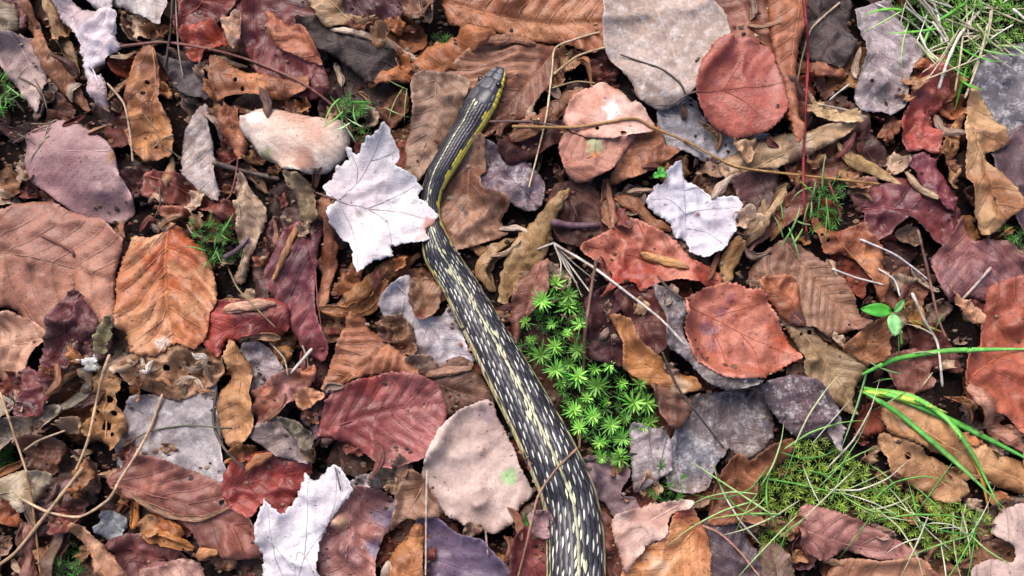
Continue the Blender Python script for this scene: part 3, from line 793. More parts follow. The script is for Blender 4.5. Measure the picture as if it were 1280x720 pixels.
L(6, D, 'deep red folded leaf with two cream rims', '267,393 277,380 300,382 343,378 363,387 365,413 353,420 320,423 303,427 290,427 283,447 270,440 263,427', '#923c35', '#6c2a2a', ridge=(('270,400 310,398 362,400',5,9),), mat='waxy', crum=2)
R(7, CU, 'cream rim of the deep red folded leaf', '277,388 305,381 344,380', (8,13,9), '#c6977e', '#a4745a', opn=200, arc=220)
R(7, CU, 'straw coloured rim of the deep red folded leaf', '303,428 325,423 354,421', (6,10,8), '#b48c68', opn=30, arc=220)
L(5, D, 'small grey leaf beside the deep red folded leaf', '307,440 330,433 347,450 357,467 340,477 323,490 313,470', '#9a8c92', '#7c7076', mat='grey')
L(5, D, 'crumbly salmon leaf between the small grey leaf and the wine leaf', '327,493 353,473 390,462 393,477 373,497 347,520 327,527', '#a56c54', '#a47878', crum=6)
L(6, FR, 'small apricot wedge of leaf next to the wine red leaf', '373,497 385,485 408,493 405,500 380,511', '#c49276')
L(6, D, 'fan shaped pinkish brown leaf with radiating ribs beside the snake', '438,398 455,400 463,415 473,420 493,437 517,453 523,473 500,470 473,468 440,475 410,487 408,478 420,447 430,420', '#b67f61', '#955f46', ax=(510,412,415,482), vein=3, nv=6, dome=8, lat=True)
L(5, FR, 'crumbled brown tuft at the base of the fan shaped leaf', '473,405 500,400 515,412 518,440 500,440 480,425', '#8f6d57', '#6a4c3a', crum=6)
L(6, D, 'broad wine red leaf with a rounded end beside the snake', '402,545 404,525 410,505 425,488 450,478 480,470 505,468 525,472 545,483 555,515 545,553 523,573 500,580 480,582 467,570 447,560 425,550', '#7e3f3f', '#955a59', ax=(405,540,553,505), mat='waxy', vein=2.0, nv=7, patch=((470,490,22,'#94403a'),(520,535,22,'#9c5c5c')), step=3.5, dome=4, lat=True)
L(5, D, 'lavender grey leaf sticking out under the wine red leaf', '380,520 400,500 430,485 440,500 420,530 402,545', '#71606f', '#584a58')
L(6, RO, 'speckled pale pink round leaf with a green blotch touching the snake', '531,595 537,570 553,537 575,517 600,505 615,503 622,525 640,560 652,590 663,610 662,620 648,633 640,650 622,662 607,663 585,655 560,640 545,620', '#c8b2ae', '#b29a97', ax=(607,663,588,505), mat='pale', crum=1.5, vein=.7, step=3.4, patch=((636,595,11,'#9fc08a'),(612,515,14,'#8a7478')), stalk=('607,663 609,678 611,694', 1.6, '#9a7c74'), se=1.6, tooth=6, rib=False, dome=4)
L(4, D, 'umber leaf half hidden between the wine red leaf and the snake', '527,475 553,460 577,452 597,473 612,500 583,507 557,517 545,493', '#805e50', '#604236', dome=4)
R(5, CU, 'crumbly pink tan rim on the umber leaf', '530,474 555,463 590,462', (7,11,8), '#b4866e', opn=170, arc=220)
L(7, MP, 'large white maple leaf with jagged lobes', '418,580 427,585 440,605 443,613 430,630 410,653 400,680 397,707 405,750 324,750 328,697 322,677 322,653 332,622 338,630 355,643 370,622 375,607 380,590 393,602 407,587', '#d6d3df', '#c4becc', mat='pale', vein=.4, crum=2.8, curl=3.5, sharp=True, se=2, tooth=11, step=3.2, ribc='#7c7078', veins=('405,750 388,705 372,690 366,740','366,744 380,700 410,655 440,612','380,700 384,650 385,600','366,744 345,700 336,640 332,625','372,722 350,690 326,665','410,655 420,625 420,585'), dome=5)
L(6, D, 'pinkish brown leaf with a violet side next to the large white maple leaf', '410,650 430,630 450,610 470,612 495,630 500,650 480,670 470,700 470,750 400,750 398,700', '#9f706c', '#836064', patch=((428,653,11,'#c8a684'),(485,645,22,'#6b5a70'),(468,680,15,'#705f74')), mat='waxy', ax=(430,610,435,745), stalk=('430,612 426,595 422,582', 1.3, '#705a5c'))
L(5, FR, 'small lilac white scrap next to the violet sided leaf', '437,605 465,592 468,605 450,613', '#c8c0c8', mat='pale')
L(5, D, 'violet grey leaf beside the snake', '528,655 550,650 573,668 600,675 615,690 635,715 640,750 523,750', '#5a4d66', '#70617a', mat='waxy', vein=.5, crum=2)
L(6, D, 'taupe leaf with a drooping point beside the white straw', '500,593 517,588 533,600 553,640 527,647 507,647 490,662 497,630', '#9c7864', '#785744', dome=5)
L(7, D, 'bulging caramel leaf beside the violet grey leaf', '520,653 533,660 530,707 536,750 476,750 490,693 507,673', '#ad784f', '#885432', dome=10, vein=2.2)
L(5, D, 'greenish grey leaf beside the wine red leaf', '470,590 490,583 513,577 510,595 480,613 470,603', '#8e847a', '#6d645c', mat='grey')
L(6, D, 'grey pink leaf lying beside the olive grey sliver', '320,540 350,523 370,543 383,567 386,578 353,570 327,553', '#8f8080', '#6e5f60', dome=4)
L(7, D, 'olive grey sliver of leaf over the grey pink leaf', '352,523 373,527 397,547 390,563 380,560 363,540', '#7f776b', '#5f584e')
L(5, D, 'bright brick red leaf behind the lobes of the large white maple', '290,610 300,580 325,570 350,568 385,580 382,600 370,620 353,640 335,625 322,640 300,630', '#913d36', '#6a2a2a', mat='waxy')
R(6, CU, 'orange rim on the bright brick red leaf', '304,590 320,576 342,570', (8,13,8), '#b4744c', opn=190, arc=220)
L(6, D, 'khaki brown upright leaf beside the white mottled bun', '360,223 387,230 397,253 402,277 380,280 373,253', '#958570', '#74634e', dome=4)
L(5, FR, 'small russet stub beside the white maple leaf', '400,253 413,245 417,265 410,277 400,272', '#8e5e47')
L(5, D, 'dark red hollow curl under the tan upright leaf', '163,227 180,210 195,222 190,240 170,248', '#5e302d', '#40201f', crum=5, curl=6)
L(5, D, 'rusty red ragged leaf beside the mauve pink leaf', '190,245 195,222 235,228 270,252 303,260 300,280 285,278 250,263 205,255', '#884b3f', '#66342c', crum=5, dome=4)
L(6, FR, 'small terracotta scrap on the rusty red ragged leaf', '196,260 230,262 243,271 215,276', '#a06550')

# --- upper right
L(6, RO, 'large speckled grey leaf beside the brick round leaf', '765,-30 865,-30 880,10 897,30 903,57 887,77 870,97 865,115 845,130 825,137 800,127 790,107 773,87 757,67 755,30', '#b6a5a1', '#9a8982', ax=(850,128,800,-28), mat='grey', step=3.6, crum=3, vein=.8, stalk=('855,126 847,110 826,93 800,82 773,72', 1.6, '#4c3e3a'), se=.5)
L(5, D, 'bluish grey leaf showing beside the brick round leaf', '827,147 845,133 870,138 887,163 917,177 950,172 945,188 930,200 900,202 867,197 838,190 828,170', '#9e9ca4', '#84808a', mat='grey', vein=.8)
L(7, RO, 'brick red round leaf with dark flecks lying on the large grey leaf', '866,103 873,85 890,65 910,58 935,60 955,68 968,85 977,110 975,145 960,168 935,176 912,178 890,163 872,143 865,122', '#9b5044', '#a2625a', ax=(862,124,976,112), mat='waxy', se=1.8, tooth=6, vein=.6, crum=1.8, step=3.2, dome=5, veins=('866,124 900,120 940,118 974,112','900,120 925,135 950,158','900,120 915,95 930,72'), ribc='#7c4840', stalk=('868,124 855,127 835,139 815,140', 1.4, '#5c4840'), patch=((905,85,9,'#8a4848'),(890,110,8,'#8a4a48')))
L(8, D, 'pinkish white cupped leaf crossed by a straw beside the snake head', '705,140 723,117 750,106 773,110 790,127 807,143 818,163 793,172 757,177 720,170 706,160', '#ddbdb8', '#c58f80', ax=(818,163,705,145), dome=9, mat='pale', holes=((746,163,2.4),(778,170,3.6)), vein=.6, crum=1.5, step=3.2, patch=((765,140,15,'#eadcd6'),), se=.4)
L(7, D, 'salmon brown half of a folded leaf under the pinkish white one', '697,190 703,172 720,168 757,175 793,170 780,195 760,220 740,228 720,232 707,222', '#ad7a6c', '#935f52', patch=((742,189,13,'#a2a27e'),(742,200,6,'#c07840')), dome=5, mat='pale')
L(6, D, 'sienna leaf peeking out beside the folded salmon leaf', '790,172 820,165 830,187 843,197 820,213 793,225 763,230 775,203', '#9e684b', '#7c4a33', dome=4)
L(7, MP, 'small white maple leaf with fine dark veins beside the snake', '850,203 855,227 877,235 888,247 917,248 925,260 917,277 918,290 903,313 880,323 860,317 857,300 843,298 837,280 810,260 807,250 817,233 828,230 833,215', '#d3d0e0', '#bfb8c8', mat='pale', vein=.4, crum=2.8, curl=3.5, sharp=True, se=2, tooth=9, step=3, ribc='#7c7480', veins=('850,205 853,235 856,262 858,298','856,268 835,250 812,250','856,268 885,262 922,262','857,285 882,290 905,308','853,240 870,236 886,247'), patch=((872,270,4,'#9a6a74'),), dome=4)
L(5, D, 'glossy crimson brown leaf beside the small white maple leaf', '735,313 763,297 787,280 813,290 840,307 857,327 887,340 890,357 870,357 847,350 820,353 800,363 787,350 757,370 770,343 740,323', '#933f32', '#ac6d5c', mat='waxy', ridge=(('740,315 775,300 800,312',5,8),('800,318 840,322 870,340',-5,9)), crum=4, vein=1.5)
R(6, CU, 'ochre rolled rim next to the glossy crimson leaf', '768,248 790,262 815,280 838,287', (12,18,16,10), '#a5704b', '#7e4e30', opn=200)
R(6, CU, 'upright brown roll beside the ochre rolled rim', '757,223 760,255 766,287', (14,19,16), '#9e6c53', '#784a34', opn=60)
R(6, CU, 'thin yellowish rim lying in the hollow of the crimson leaf', '798,316 830,325 862,337', (7,11,7), '#b48454', opn=170, arc=220)
L(8, RO, 'large flat orange red round leaf with a toothed edge', '850,380 867,367 893,357 915,353 937,360 953,370 965,388 978,408 990,430 1001,446 985,457 967,467 943,475 910,475 883,465 863,450 855,430 851,403', '#a45a44', '#ae6f60', ax=(850,378,1000,447), mat='waxy', se=2.4, tooth=6.5, vein=.6, crum=1.4, curl=1.5, step=3.2, patch=((886,412,13,'#84505a'),(902,390,8,'#8a5258'),(890,433,8,'#8a5456'),(915,372,7,'#8c5050'),(975,425,22,'#a84e30')), ribc='#a05c48', veins=('852,380 890,396 940,422 998,446','890,396 930,385 955,378','890,396 900,430 915,470','925,414 945,440 952,470'))
L(7, D, 'slate grey leaf showing as a rim around the large orange red leaf', '810,362 833,370 850,390 853,430 868,457 900,473 945,477 923,487 900,489 877,480 853,453 827,433 825,400', '#84777b', '#685e60', mat='grey', dome=3)
L(6, D, 'golden tan leaf beside the white diagonal stem', '760,400 783,405 797,430 815,445 840,463 862,475 868,487 830,492 800,477 778,462 775,430', '#a67142', '#8a5a34', dome=5, patch=((845,483,14,'#c6a888'),))
L(4, D, 'blackish maroon leaf beside the moss', '733,385 745,375 765,370 775,390 762,402 776,430 778,452 755,450 738,440', '#4c2f33', '#342024', mat='rot')
L(4, D, 'dark reddish brown leaf under the white diagonal stem', '770,375 800,365 815,375 825,400 825,430 810,440 795,425 785,405', '#6d3c36', '#4e2a28')
L(7, D, 'short brown lobe beside the fibrous grey leaf', '813,480 830,487 860,500 862,520 847,537 830,530 818,505', '#7e584a', '#604035', dome=5)
L(6, D, 'fibrous grey brown leaf with a blue grey end', '860,500 900,493 927,487 950,480 960,510 965,540 953,560 927,573 910,560 890,580 883,605 860,612 835,605 833,570 845,535', '#806e6a', '#6a6268', mat='grey', patch=((860,570,30,'#60606a'),), crum=4)
L(7, D, 'dark plum leaf sprinkled with pale specks', '950,480 965,475 985,470 1000,470 1020,480 1035,500 1042,515 1030,535 1010,548 990,545 970,525 955,505', '#5c4852', '#483c44', mat='grey', dome=6, rib=False)
L(7, D, 'chestnut folded leaf with dark ribs next to the mossy grass', '880,653 885,620 893,590 910,567 930,575 950,560 985,548 985,570 955,590 935,600 940,640 945,655 925,650', '#8e5d43', '#6e432e', vein=2.6, ax=(912,565,915,655), ridge=(('915,570 930,610 940,650',6,8),), ribc='#4a3028', lat=True)
L(7, FR, 'small tan curl beside the chestnut folded leaf', '945,630 960,640 985,660 975,670 950,652', '#ac845f', '#86603f', dome=4)
L(6, D, 'khaki tan leaf with insect holes beside the large orange red leaf', '977,403 997,412 1013,413 1030,430 1053,440 1077,457 1077,470 1067,483 1063,515 1047,507 1023,490 1000,463 1001,445', '#9f8669', '#7f674c', holes=((1008,417,3.4),(998,419,2.2)), ax=(985,405,1065,510), vein=1.8, dome=4)
L(6, D, 'light brown leaf with a fine midrib beside the green seedling', '1047,437 1060,425 1078,410 1105,395 1102,420 1095,450 1080,457 1060,445', '#a57958', '#875c40', ax=(1080,457,1085,405), vein=1.4)
L(6, D, 'ribbed mauve brown leaf next to the large orange red leaf', '940,345 955,320 980,305 1003,313 1027,333 1047,350 1063,373 1077,403 1060,413 1035,420 1015,410 1005,408 975,403 955,370', '#9a7561', '#7e5b4c', ax=(970,308,1075,408), vein=3, nv=10, dome=6, lat=True)
L(7, D, 'orange lobe lapping over the ribbed mauve brown leaf', '945,352 975,345 995,355 1000,380 1005,407 985,405 965,385', '#a86c4d', '#8a5038', patch=((995,398,12,'#6a4444'),))
L(7, D, 'curled orange tan leaf with a torn end and narrow foot', '1008,280 1020,275 1033,288 1050,290 1073,283 1080,297 1100,320 1103,380 1090,370 1077,343 1057,320 1027,320 1017,300', '#a8704f', '#874f36', dome=7, crum=4, holes=((1022,297,2.5),(1031,304,2)))
L(6, D, 'purplish red leaf with a crumpled fold', '1080,255 1090,238 1115,228 1150,225 1185,240 1195,265 1190,295 1175,310 1150,290 1125,277 1105,295 1088,303 1080,285', '#80464b', '#623840', ridge=(('1085,260 1105,262 1120,275',5,5),('1090,285 1100,262',4,4)), mat='waxy', crum=4)
L(6, D, 'heart shaped maroon leaf beside the tan tongue', '1190,280 1200,297 1207,307 1227,303 1253,310 1270,330 1276,352 1262,368 1235,380 1205,372 1180,378 1165,350 1163,327 1177,303', '#8a534f', '#704a50', ax=(1195,290,1220,378), dome=6, mat='waxy', vein=1)
L(7, FR, 'tan tongue of leaf in front of the heart shaped maroon leaf', '1183,357 1200,372 1225,388 1222,405 1200,395 1187,375', '#b48c74', '#96705a')
L(6, D, 'large terracotta leaf behind the green blade', '1230,365 1260,352 1320,350 1340,480 1310,530 1270,540 1250,520 1215,510 1195,500 1190,470 1200,445 1222,430 1227,395', '#a55d47', '#87483a', ax=(1200,480,1320,380), vein=2, nv=6, crum=4)
R(7, CU, 'thick pinkish tan roll along the terracotta leaf', '1188,486 1225,522 1257,546 1320,578', (18,25,26,24), '#b48069', '#8f5c48', opn=150)
L(6, D, 'cream tan puffy leaf crossed by green grass blades', '1103,517 1120,500 1160,508 1200,540 1237,563 1310,590 1310,625 1247,607 1213,593 1187,573 1147,557 1113,540', '#c69a71', '#a67a54', ax=(1105,512,1310,608), dome=10, vein=1.5)
L(5, D, 'dull tan leaf with one black hole under the cream tan puffy leaf', '1102,547 1120,550 1147,565 1177,583 1200,610 1190,620 1170,623 1140,607 1113,593 1105,570', '#ac8460', '#8a6344', holes=((1131,570,4),), dome=4)
L(6, D, 'dusky pink leaf lying in the mossy grass', '995,665 1003,633 1033,637 1070,650 1100,667 1127,680 1140,693 1093,697 1053,687 1027,697 1003,687', '#9e6e6a', '#80544f', ax=(1000,660,1138,692), dome=5, vein=1.6)
L(7, D, 'tan brown leaf under the dusky pink leaf', '1030,718 1050,697 1095,699 1140,695 1155,705 1165,750 1028,750', '#ac7e65', '#8c6049', dome=5)
L(5, FR, 'dark oxblood scrap beside the dusky pink leaf', '985,690 990,670 1003,668 1012,690 1005,706 990,706', '#5d2f33')
L(5, FR, 'ash brown scrap beside the grass', '948,690 970,683 985,700 990,750 945,750', '#8e786c', '#6c584e')
L(6, D, 'pinkish grey leaf with a bitten notch beside the mossy grass', '1237,665 1250,640 1280,630 1330,635 1330,750 1215,750 1210,712 1235,697 1257,700 1260,683', '#bca4a0', '#9c8482', mat='pale', vein=1, crum=4)
L(8, D, 'long hanging cinnamon leaf beside the brick red round leaf', '956,-20 1003,-20 1003,30 997,60 992,100 993,150 995,180 987,187 980,160 970,100 960,60', '#a66b4e', '#854e35', ax=(985,-20,988,187), dome=7, vein=1.5, se=1.8, ridge=(('990,20 985,120 989,180',5,6),))
L(4, D, 'charcoal grey leaf behind the thin crimson stem', '1003,10 1030,-14 1045,-14 1055,20 1060,60 1045,82 1020,75 1005,60', '#504649', '#383032', mat='rot', crum=5)
R(5, CU, 'orange brown tube of leaf beside the charcoal grey leaf', '993,74 1025,86 1058,96', (18,23,16), '#985d42', '#703f2a', opn=180)
L(6, D, 'creamy wrinkled leaf beside the hanging cinnamon leaf', '995,115 1017,130 1040,137 1068,152 1062,163 1025,158 1000,142', '#b69e7e', '#947a5c', crum=5, dome=5)
L(5, D, 'beige leaf with a long straight edge beneath the long straw', '908,203 943,183 980,170 1050,165 1033,182 980,205 943,219 918,225', '#ae9276', '#8e7258', dome=5, patch=((1000,180,14,'#c4b096'),))
R(7, CU, 'pale yellow twisted leaf strip pointing to the purplish red leaf', '1042,184 1065,200 1095,212 1123,231', (8,24,20,5), '#c6a676', '#9c7c50', opn=200, flat=.6)
L(4, D, 'burnt umber leaf in the hollow behind the crimson stem', '985,205 1035,187 1050,200 1062,215 1020,232 998,228', '#7e4d3b', '#5c3628')
L(4, D, 'dusky brown leaf between the yellow strip and the grey lilac leaf', '1050,165 1075,150 1090,180 1105,205 1112,227 1080,207 1060,197', '#74544f', '#563c3a')
L(6, D, 'grey lilac felted leaf beside the straw filled grass', '1068,17 1087,13 1107,13 1120,30 1137,57 1153,70 1140,83 1127,100 1123,133 1107,147 1093,143 1070,140 1067,117 1073,93 1077,67 1070,40', '#9f929b', '#85797f', mat='grey', crum=4, dome=4, ax=(1090,13,1100,147))
L(7, D, 'crumpled cherry red leaf under a bent white straw', '1147,92 1175,100 1180,117 1175,135 1167,155 1165,197 1150,193 1123,195 1116,165 1127,137 1135,112', '#90413b', '#a55c56', crum=5, ridge=(('1140,118 1158,125 1172,123',5,6),('1120,165 1145,150 1165,165',4,7)), mat='waxy')
L(6, FR, 'orange cap of leaf next to the crumpled cherry red leaf', '1133,94 1145,80 1175,75 1181,90 1165,100 1147,94', '#ac6e4b', '#8a5034', dome=4)
L(6, FR, 'small orange flap beside the crumpled cherry red leaf', '1168,131 1195,126 1201,140 1190,153 1176,147', '#ac6c4b', '#84492e')
L(7, D, 'narrow tan strip of leaf under the orange flap', '1163,197 1180,165 1195,150 1199,170 1191,200 1191,237 1180,226 1172,205', '#b48660', '#936743', dome=4)
L(5, FR, 'brown sliver beside the crumpled cherry red leaf', '1095,173 1115,148 1121,165 1106,180', '#8e5e47')
L(6, D, 'purple red strip of leaf beside the crumpled cherry red leaf', '1130,205 1155,195 1175,215 1190,240 1192,264 1175,257 1155,237', '#7e3f4a', '#5e303a', mat='waxy', dome=4)
R(7, CU, 'cream rim along the purple red strip', '1138,210 1150,229 1173,248', (5,8,6), '#c4a484', opn=170, arc=220)
L(7, D, 'twisted light tan leaf with a torn notch beside the narrow tan strip', '1201,112 1212,115 1225,132 1240,155 1255,180 1240,193 1222,198 1230,210 1252,230 1266,262 1255,275 1240,290 1222,298 1215,280 1200,245 1196,192 1196,168 1203,137', '#ae8e6c', '#94694c', ax=(1203,114,1245,288), vein=2.2, nv=8, ridge=(('1206,120 1205,180 1225,250 1238,288',7,10),), crum=4, curl=4)
L(5, D, 'big smoky grey leaf beside the straw filled grass', '1213,112 1223,87 1243,70 1267,63 1340,60 1340,190 1275,172 1262,180 1255,180 1240,155 1225,132', '#6f6b75', '#5a5660', mat='grey', vein=.8, patch=((1256,135,5,'#3c383c'),(1272,165,10,'#8c8c94')))
L(5, D, 'dim violet brown leaf beside the smoky grey leaf', '1240,195 1258,178 1280,165 1340,190 1340,290 1280,292 1262,260 1245,225', '#6a545c', '#544248', vein=.6)
L(5, D, 'dark cocoa leaf beside the small white maple leaf', '917,228 943,220 967,222 963,247 947,273 933,293 920,290 918,275 925,260', '#603f3f', '#48302f')
R(6, CU, 'cream tan curled rim next to the dark cocoa leaf', '988,228 975,245 955,268 938,292 924,312', (10,24,22,24,20), '#b69672', '#94724e', opn=60, flat=.6)
L(5, D, 'hazel brown leaf beside the cream tan curled rim', '968,262 985,245 1003,240 1004,262 975,287 945,307 935,312', '#805448', '#623c33')
R(6, CU, 'ochre knob of rolled leaf beside the small white maple leaf', '924,300 910,325 905,354', (16,25,20), '#b48a5c', '#8c6338', opn=240)
for i, (ll, pp, cc) in enumerate((('brown crumb of leaf beside the heart shaped leaf', '1118,292 1140,285 1152,300 1130,312', '#6e5448'), ('beige crumb of leaf under the white stems', '1112,345 1136,349 1131,366 1110,361', '#8e7868'),
        ('golden crumb of leaf beside the seedling', '1123,386 1150,382 1157,400 1139,410', '#ae7e4c'), ('dusky rose piece of leaf under the long green blade', '1108,452 1140,440 1162,455 1152,486 1124,492', '#8e5e54'),
        ('dusty pink triangle of leaf beside the creamy wrinkled leaf', '1058,233 1092,228 1087,256 1074,264', '#9e746c'), ('thin grey leaf scrap standing near the green grass tuft', '1033,523 1048,518 1052,540 1046,560 1036,548', '#aaa0a6'))):
    L(5, FR, ll, pp, cc)
L(5, D, 'reddish brown leaf beside the large grey leaf', '870,5 880,-15 960,-15 962,40 965,70 940,60 905,57 895,30', '#8e6053', '#6c453c')
L(4, D, 'mauve grey leaf half under the side of the snake', '733,577 773,577 782,593 773,617 790,620 792,637 767,643 757,627 720,600', '#89757f', '#6d5c64', vein=.5)
L(6, D, 'pale grey leaf with two dark stalks beside the moss', '787,533 808,535 833,543 835,585 815,600 800,613 790,610 788,580', '#94898f', '#7a7076', mat='grey', veins=('808,536 811,560 817,590','832,544 824,575 820,600 824,628'), ribc='#3a3034')
L(7, D, 'glossy amber brown leaf beside the snake', '858,626 870,645 880,660 888,695 880,750 768,750 775,715 805,685 830,670 838,645', '#bd855c', '#a2623c', mat='waxy', patch=((850,640,12,'#a04c34'),(820,705,16,'#d0a888')), crum=4, dome=5)
L(8, D, 'pale pink leaf folded back over the glossy amber leaf', '767,643 813,630 863,623 860,633 837,643 830,670 807,683 780,713 773,693 765,667', '#cdaea6', '#b28c82', mat='pale', dome=3, se=2, crum=2, vein=.8)
L(5, D, 'narrow reddish brown leaf along the side of the snake', '745,648 770,660 776,700 776,750 745,750', '#8e5e54', '#6e443c')
L(5, D, 'dark violet brown leaf beside the amber leaf', '880,665 905,650 930,670 945,700 947,750 885,750', '#605058', '#4a3c44', mat='waxy')
L(5, D, 'dark red leaf tucked against the flank of the snake', '646,672 673,660 695,690 698,750 643,750', '#7e4040', '#5c2e30')
L(5, FR, 'mauve scrap of leaf pressed against the flank of the snake', '662,641 682,638 692,662 668,667', '#a4848c')
R(5, CU, 'brown curved leaf fold beside the pale bent stem', '640,177 670,156 700,131 727,107', (22,32,28,8), '#98694d', '#70462e', opn=140, flat=.5)
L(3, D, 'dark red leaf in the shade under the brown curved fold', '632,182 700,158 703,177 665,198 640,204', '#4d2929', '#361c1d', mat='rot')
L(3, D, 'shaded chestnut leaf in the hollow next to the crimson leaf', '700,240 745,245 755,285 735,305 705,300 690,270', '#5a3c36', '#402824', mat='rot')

# ------------------------------------------------------------------ mossy places (the soil is open there, no leaves below)
MOSS_A = P('652,402 668,378 690,360 716,366 730,395 738,440 768,458 797,468 808,500 803,530 790,560 772,588 748,572 728,540 704,500 688,462 668,446 650,432')
MOSS_B = P('935,600 985,550 1040,552 1100,600 1150,628 1200,625 1240,650 1212,700 1165,692 1120,662 1060,640 1003,628 992,668 950,690')
MOSS_C = P('1105,0 1300,-40 1300,55 1245,68 1215,95 1205,112 1180,90 1150,66 1122,30')
MOSS_S = [P('1008,232 1045,228 1052,262 1040,285 1010,290'), P('248,282 300,285 298,325 268,330 250,310'), P('-25,85 16,92 18,140 -25,145'), P('536,46 566,48 562,68 538,66'),
          P('76,672 112,690 110,740 80,745'), P('1246,288 1310,285 1310,345 1262,330'), P('-20,550 14,556 12,582 -20,585'), P('425,128 462,130 460,172 430,172'), P('812,585 850,595 850,625 815,625'), P('655,640 690,650 690,672 650,668')]
def in_moss(x, y):
    r = False
    for m in [MOSS_A, MOSS_B, MOSS_C]:
        r = r or bool(inside(np.array([x]), np.array([y]), m)[0])
    return r

# ------------------------------------------------------------------ decaying leaves deep in the litter
def ovate(cx, cy, L_, W_, ang, k):
    t = np.linspace(0, 1, k)
    prof = np.sin(math.pi * t ** (0.75 + 0.4 * rng.random())) ** 0.8
    up = [(a * L_ - L_ / 2, b * W_ / 2) for a, b in zip(t, prof)]
    dn = [(a * L_ - L_ / 2, -b * W_ / 2) for a, b in zip(t[1:-1][::-1], prof[1:-1][::-1])]
    p = np.array(up + dn); p = p + rng.normal(0, L_ * 0.02, p.shape)
    c, s = math.cos(ang), math.sin(ang)
    return p @ np.array([[c, s], [-s, c]]) + [cx, cy]

ROT = [('#4a322c', 'dark brown'), ('#3c2a28', 'blackish brown'), ('#5a3a30', 'umber'), ('#382828', 'sooty'), ('#5c4438', 'dull brown'), ('#4c2a2a', 'dark maroon'), ('#544440', 'dark grey'), ('#62442f', 'dark ochre')]  # decay browns kept extra dark to deepen the shade in the gaps
MID = [('#7c5444', 'brown'), ('#8c5c40', 'rusty brown'), ('#6c3c38', 'dull red'), ('#94705a', 'light brown'), ('#6a5450', 'taupe'), ('#80402f', 'brick'), ('#7a6a64', 'ashy'), ('#a0744e', 'tan'), ('#54383a', 'plum brown')]
CENT = []
for ly, ty, a_, k_ in LEAVES:
    c_ = (P(a_[2]) if isinstance(a_[2], str) else np.asarray(a_[2])).mean(0)
    t_ = a_[1]
    for w_ in (' with ', ' beside ', ' next to ', ' under ', ' along ', ' lying ', ' between ', ' behind ', ' over ', ' on ', ' in ', ' at ', ' crossed ', ' touching ', ' peeking ', ' sticking ', ' showing ', ' tucked ', ' half ', ' against ', ' reaching ', ' curving ', ' around ', ' from ', ' cut '):
        t_ = t_.split(w_)[0]
    CENT.append((c_[0], c_[1], ' '.join(t_.split()[:8])))
def near(x, y):
    return min(CENT, key=lambda q: (q[0] - x) ** 2 + (q[1] - y) ** 2)[2]
spots = []
for _ in range(2600):
    x, y = rng.uniform(-150, 1430), rng.uniform(-130, 850)
    if in_moss(x, y): continue
    if all((x - a) ** 2 + (y - b) ** 2 > 80 ** 2 for a, b in spots): spots.append((x, y))
for x, y in spots:
    Lf = rng.uniform(65, 110); c_, n_ = ROT[rng.integers(len(ROT))]
    pt = ovate(x, y, Lf, Lf * rng.uniform(0.45, 0.8), rng.uniform(0, 6.28), 9)
    flat_leaf('decayed_leaf', n_ + ' decaying leaf deep under the ' + near(x, y), pt, c_, ax=None, step=7.5, crum=4, vein=1.5, curl=4, mat='rot', q=0.7, rib=False, group='decaying leaves under the litter')
spots = []
for _ in range(3000):
    x, y = rng.uniform(-30, 1310), rng.uniform(-30, 750)
    if in_moss(x, y): continue
    if all((x - a) ** 2 + (y - b) ** 2 > 56 ** 2 for a, b in spots): spots.append((x, y))
for x, y in spots:
    Lf = rng.uniform(42, 88); c_, n_ = MID[rng.integers(len(MID))]
    if rng.random() < .3:
        a_ = rng.uniform(0, 6.28); dx, dy = math.cos(a_) * Lf * .45, math.sin(a_) * Lf * .45
        scroll_leaf('curled_leaf', n_ + ' rolled leaf half buried near the ' + near(x, y), [(x - dx, y - dy), (x + rng.normal(0, 6), y + rng.normal(0, 6)), (x + dx, y + dy)], (10, rng.uniform(16, 26), 10), c_, None, opn=rng.uniform(0, 360), group='half buried leaves', mat='rot', flat=.6)
    else:
        flat_leaf('buried_leaf', n_ + ' leaf half buried near the ' + near(x, y), ovate(x, y, Lf, Lf * rng.uniform(0.45, 0.8), rng.uniform(0, 6.28), 9), c_, step=5, crum=5, vein=1.8, curl=5, q=0.75, mat='rot', rib=False, group='half buried leaves')
# brighter leaves that carry the litter on beyond the traced ones
OUTC = [('#a57360', '#8d5b46'), ('#8c4a40', '#6c3a34'), ('#b08a70', '#94684e'), ('#9e9298', '#80747a'), ('#a06a4a', '#7e4c34'), ('#7a5a52', '#5c423c'), ('#c0a09a', '#a4807a')]
spots = []
for _ in range(1500):
    x, y = rng.uniform(-190, 1470), rng.uniform(-160, 880)
    if -25 < x < 1305 and -25 < y < 745: continue
    if all((x - a) ** 2 + (y - b) ** 2 > 66 ** 2 for a, b in spots): spots.append((x, y))
for x, y in spots:
    Lf = rng.uniform(85, 130); a, b = OUTC[rng.integers(len(OUTC))]
    flat_leaf('dry_leaf', 'dry fallen leaf in the outlying litter near the ' + near(x, y), ovate(x, y, Lf, Lf * rng.uniform(.5, .85), rng.uniform(0, 6.28), 9), a, b, step=6, crum=4, vein=1.6, group='outlying fallen leaves')

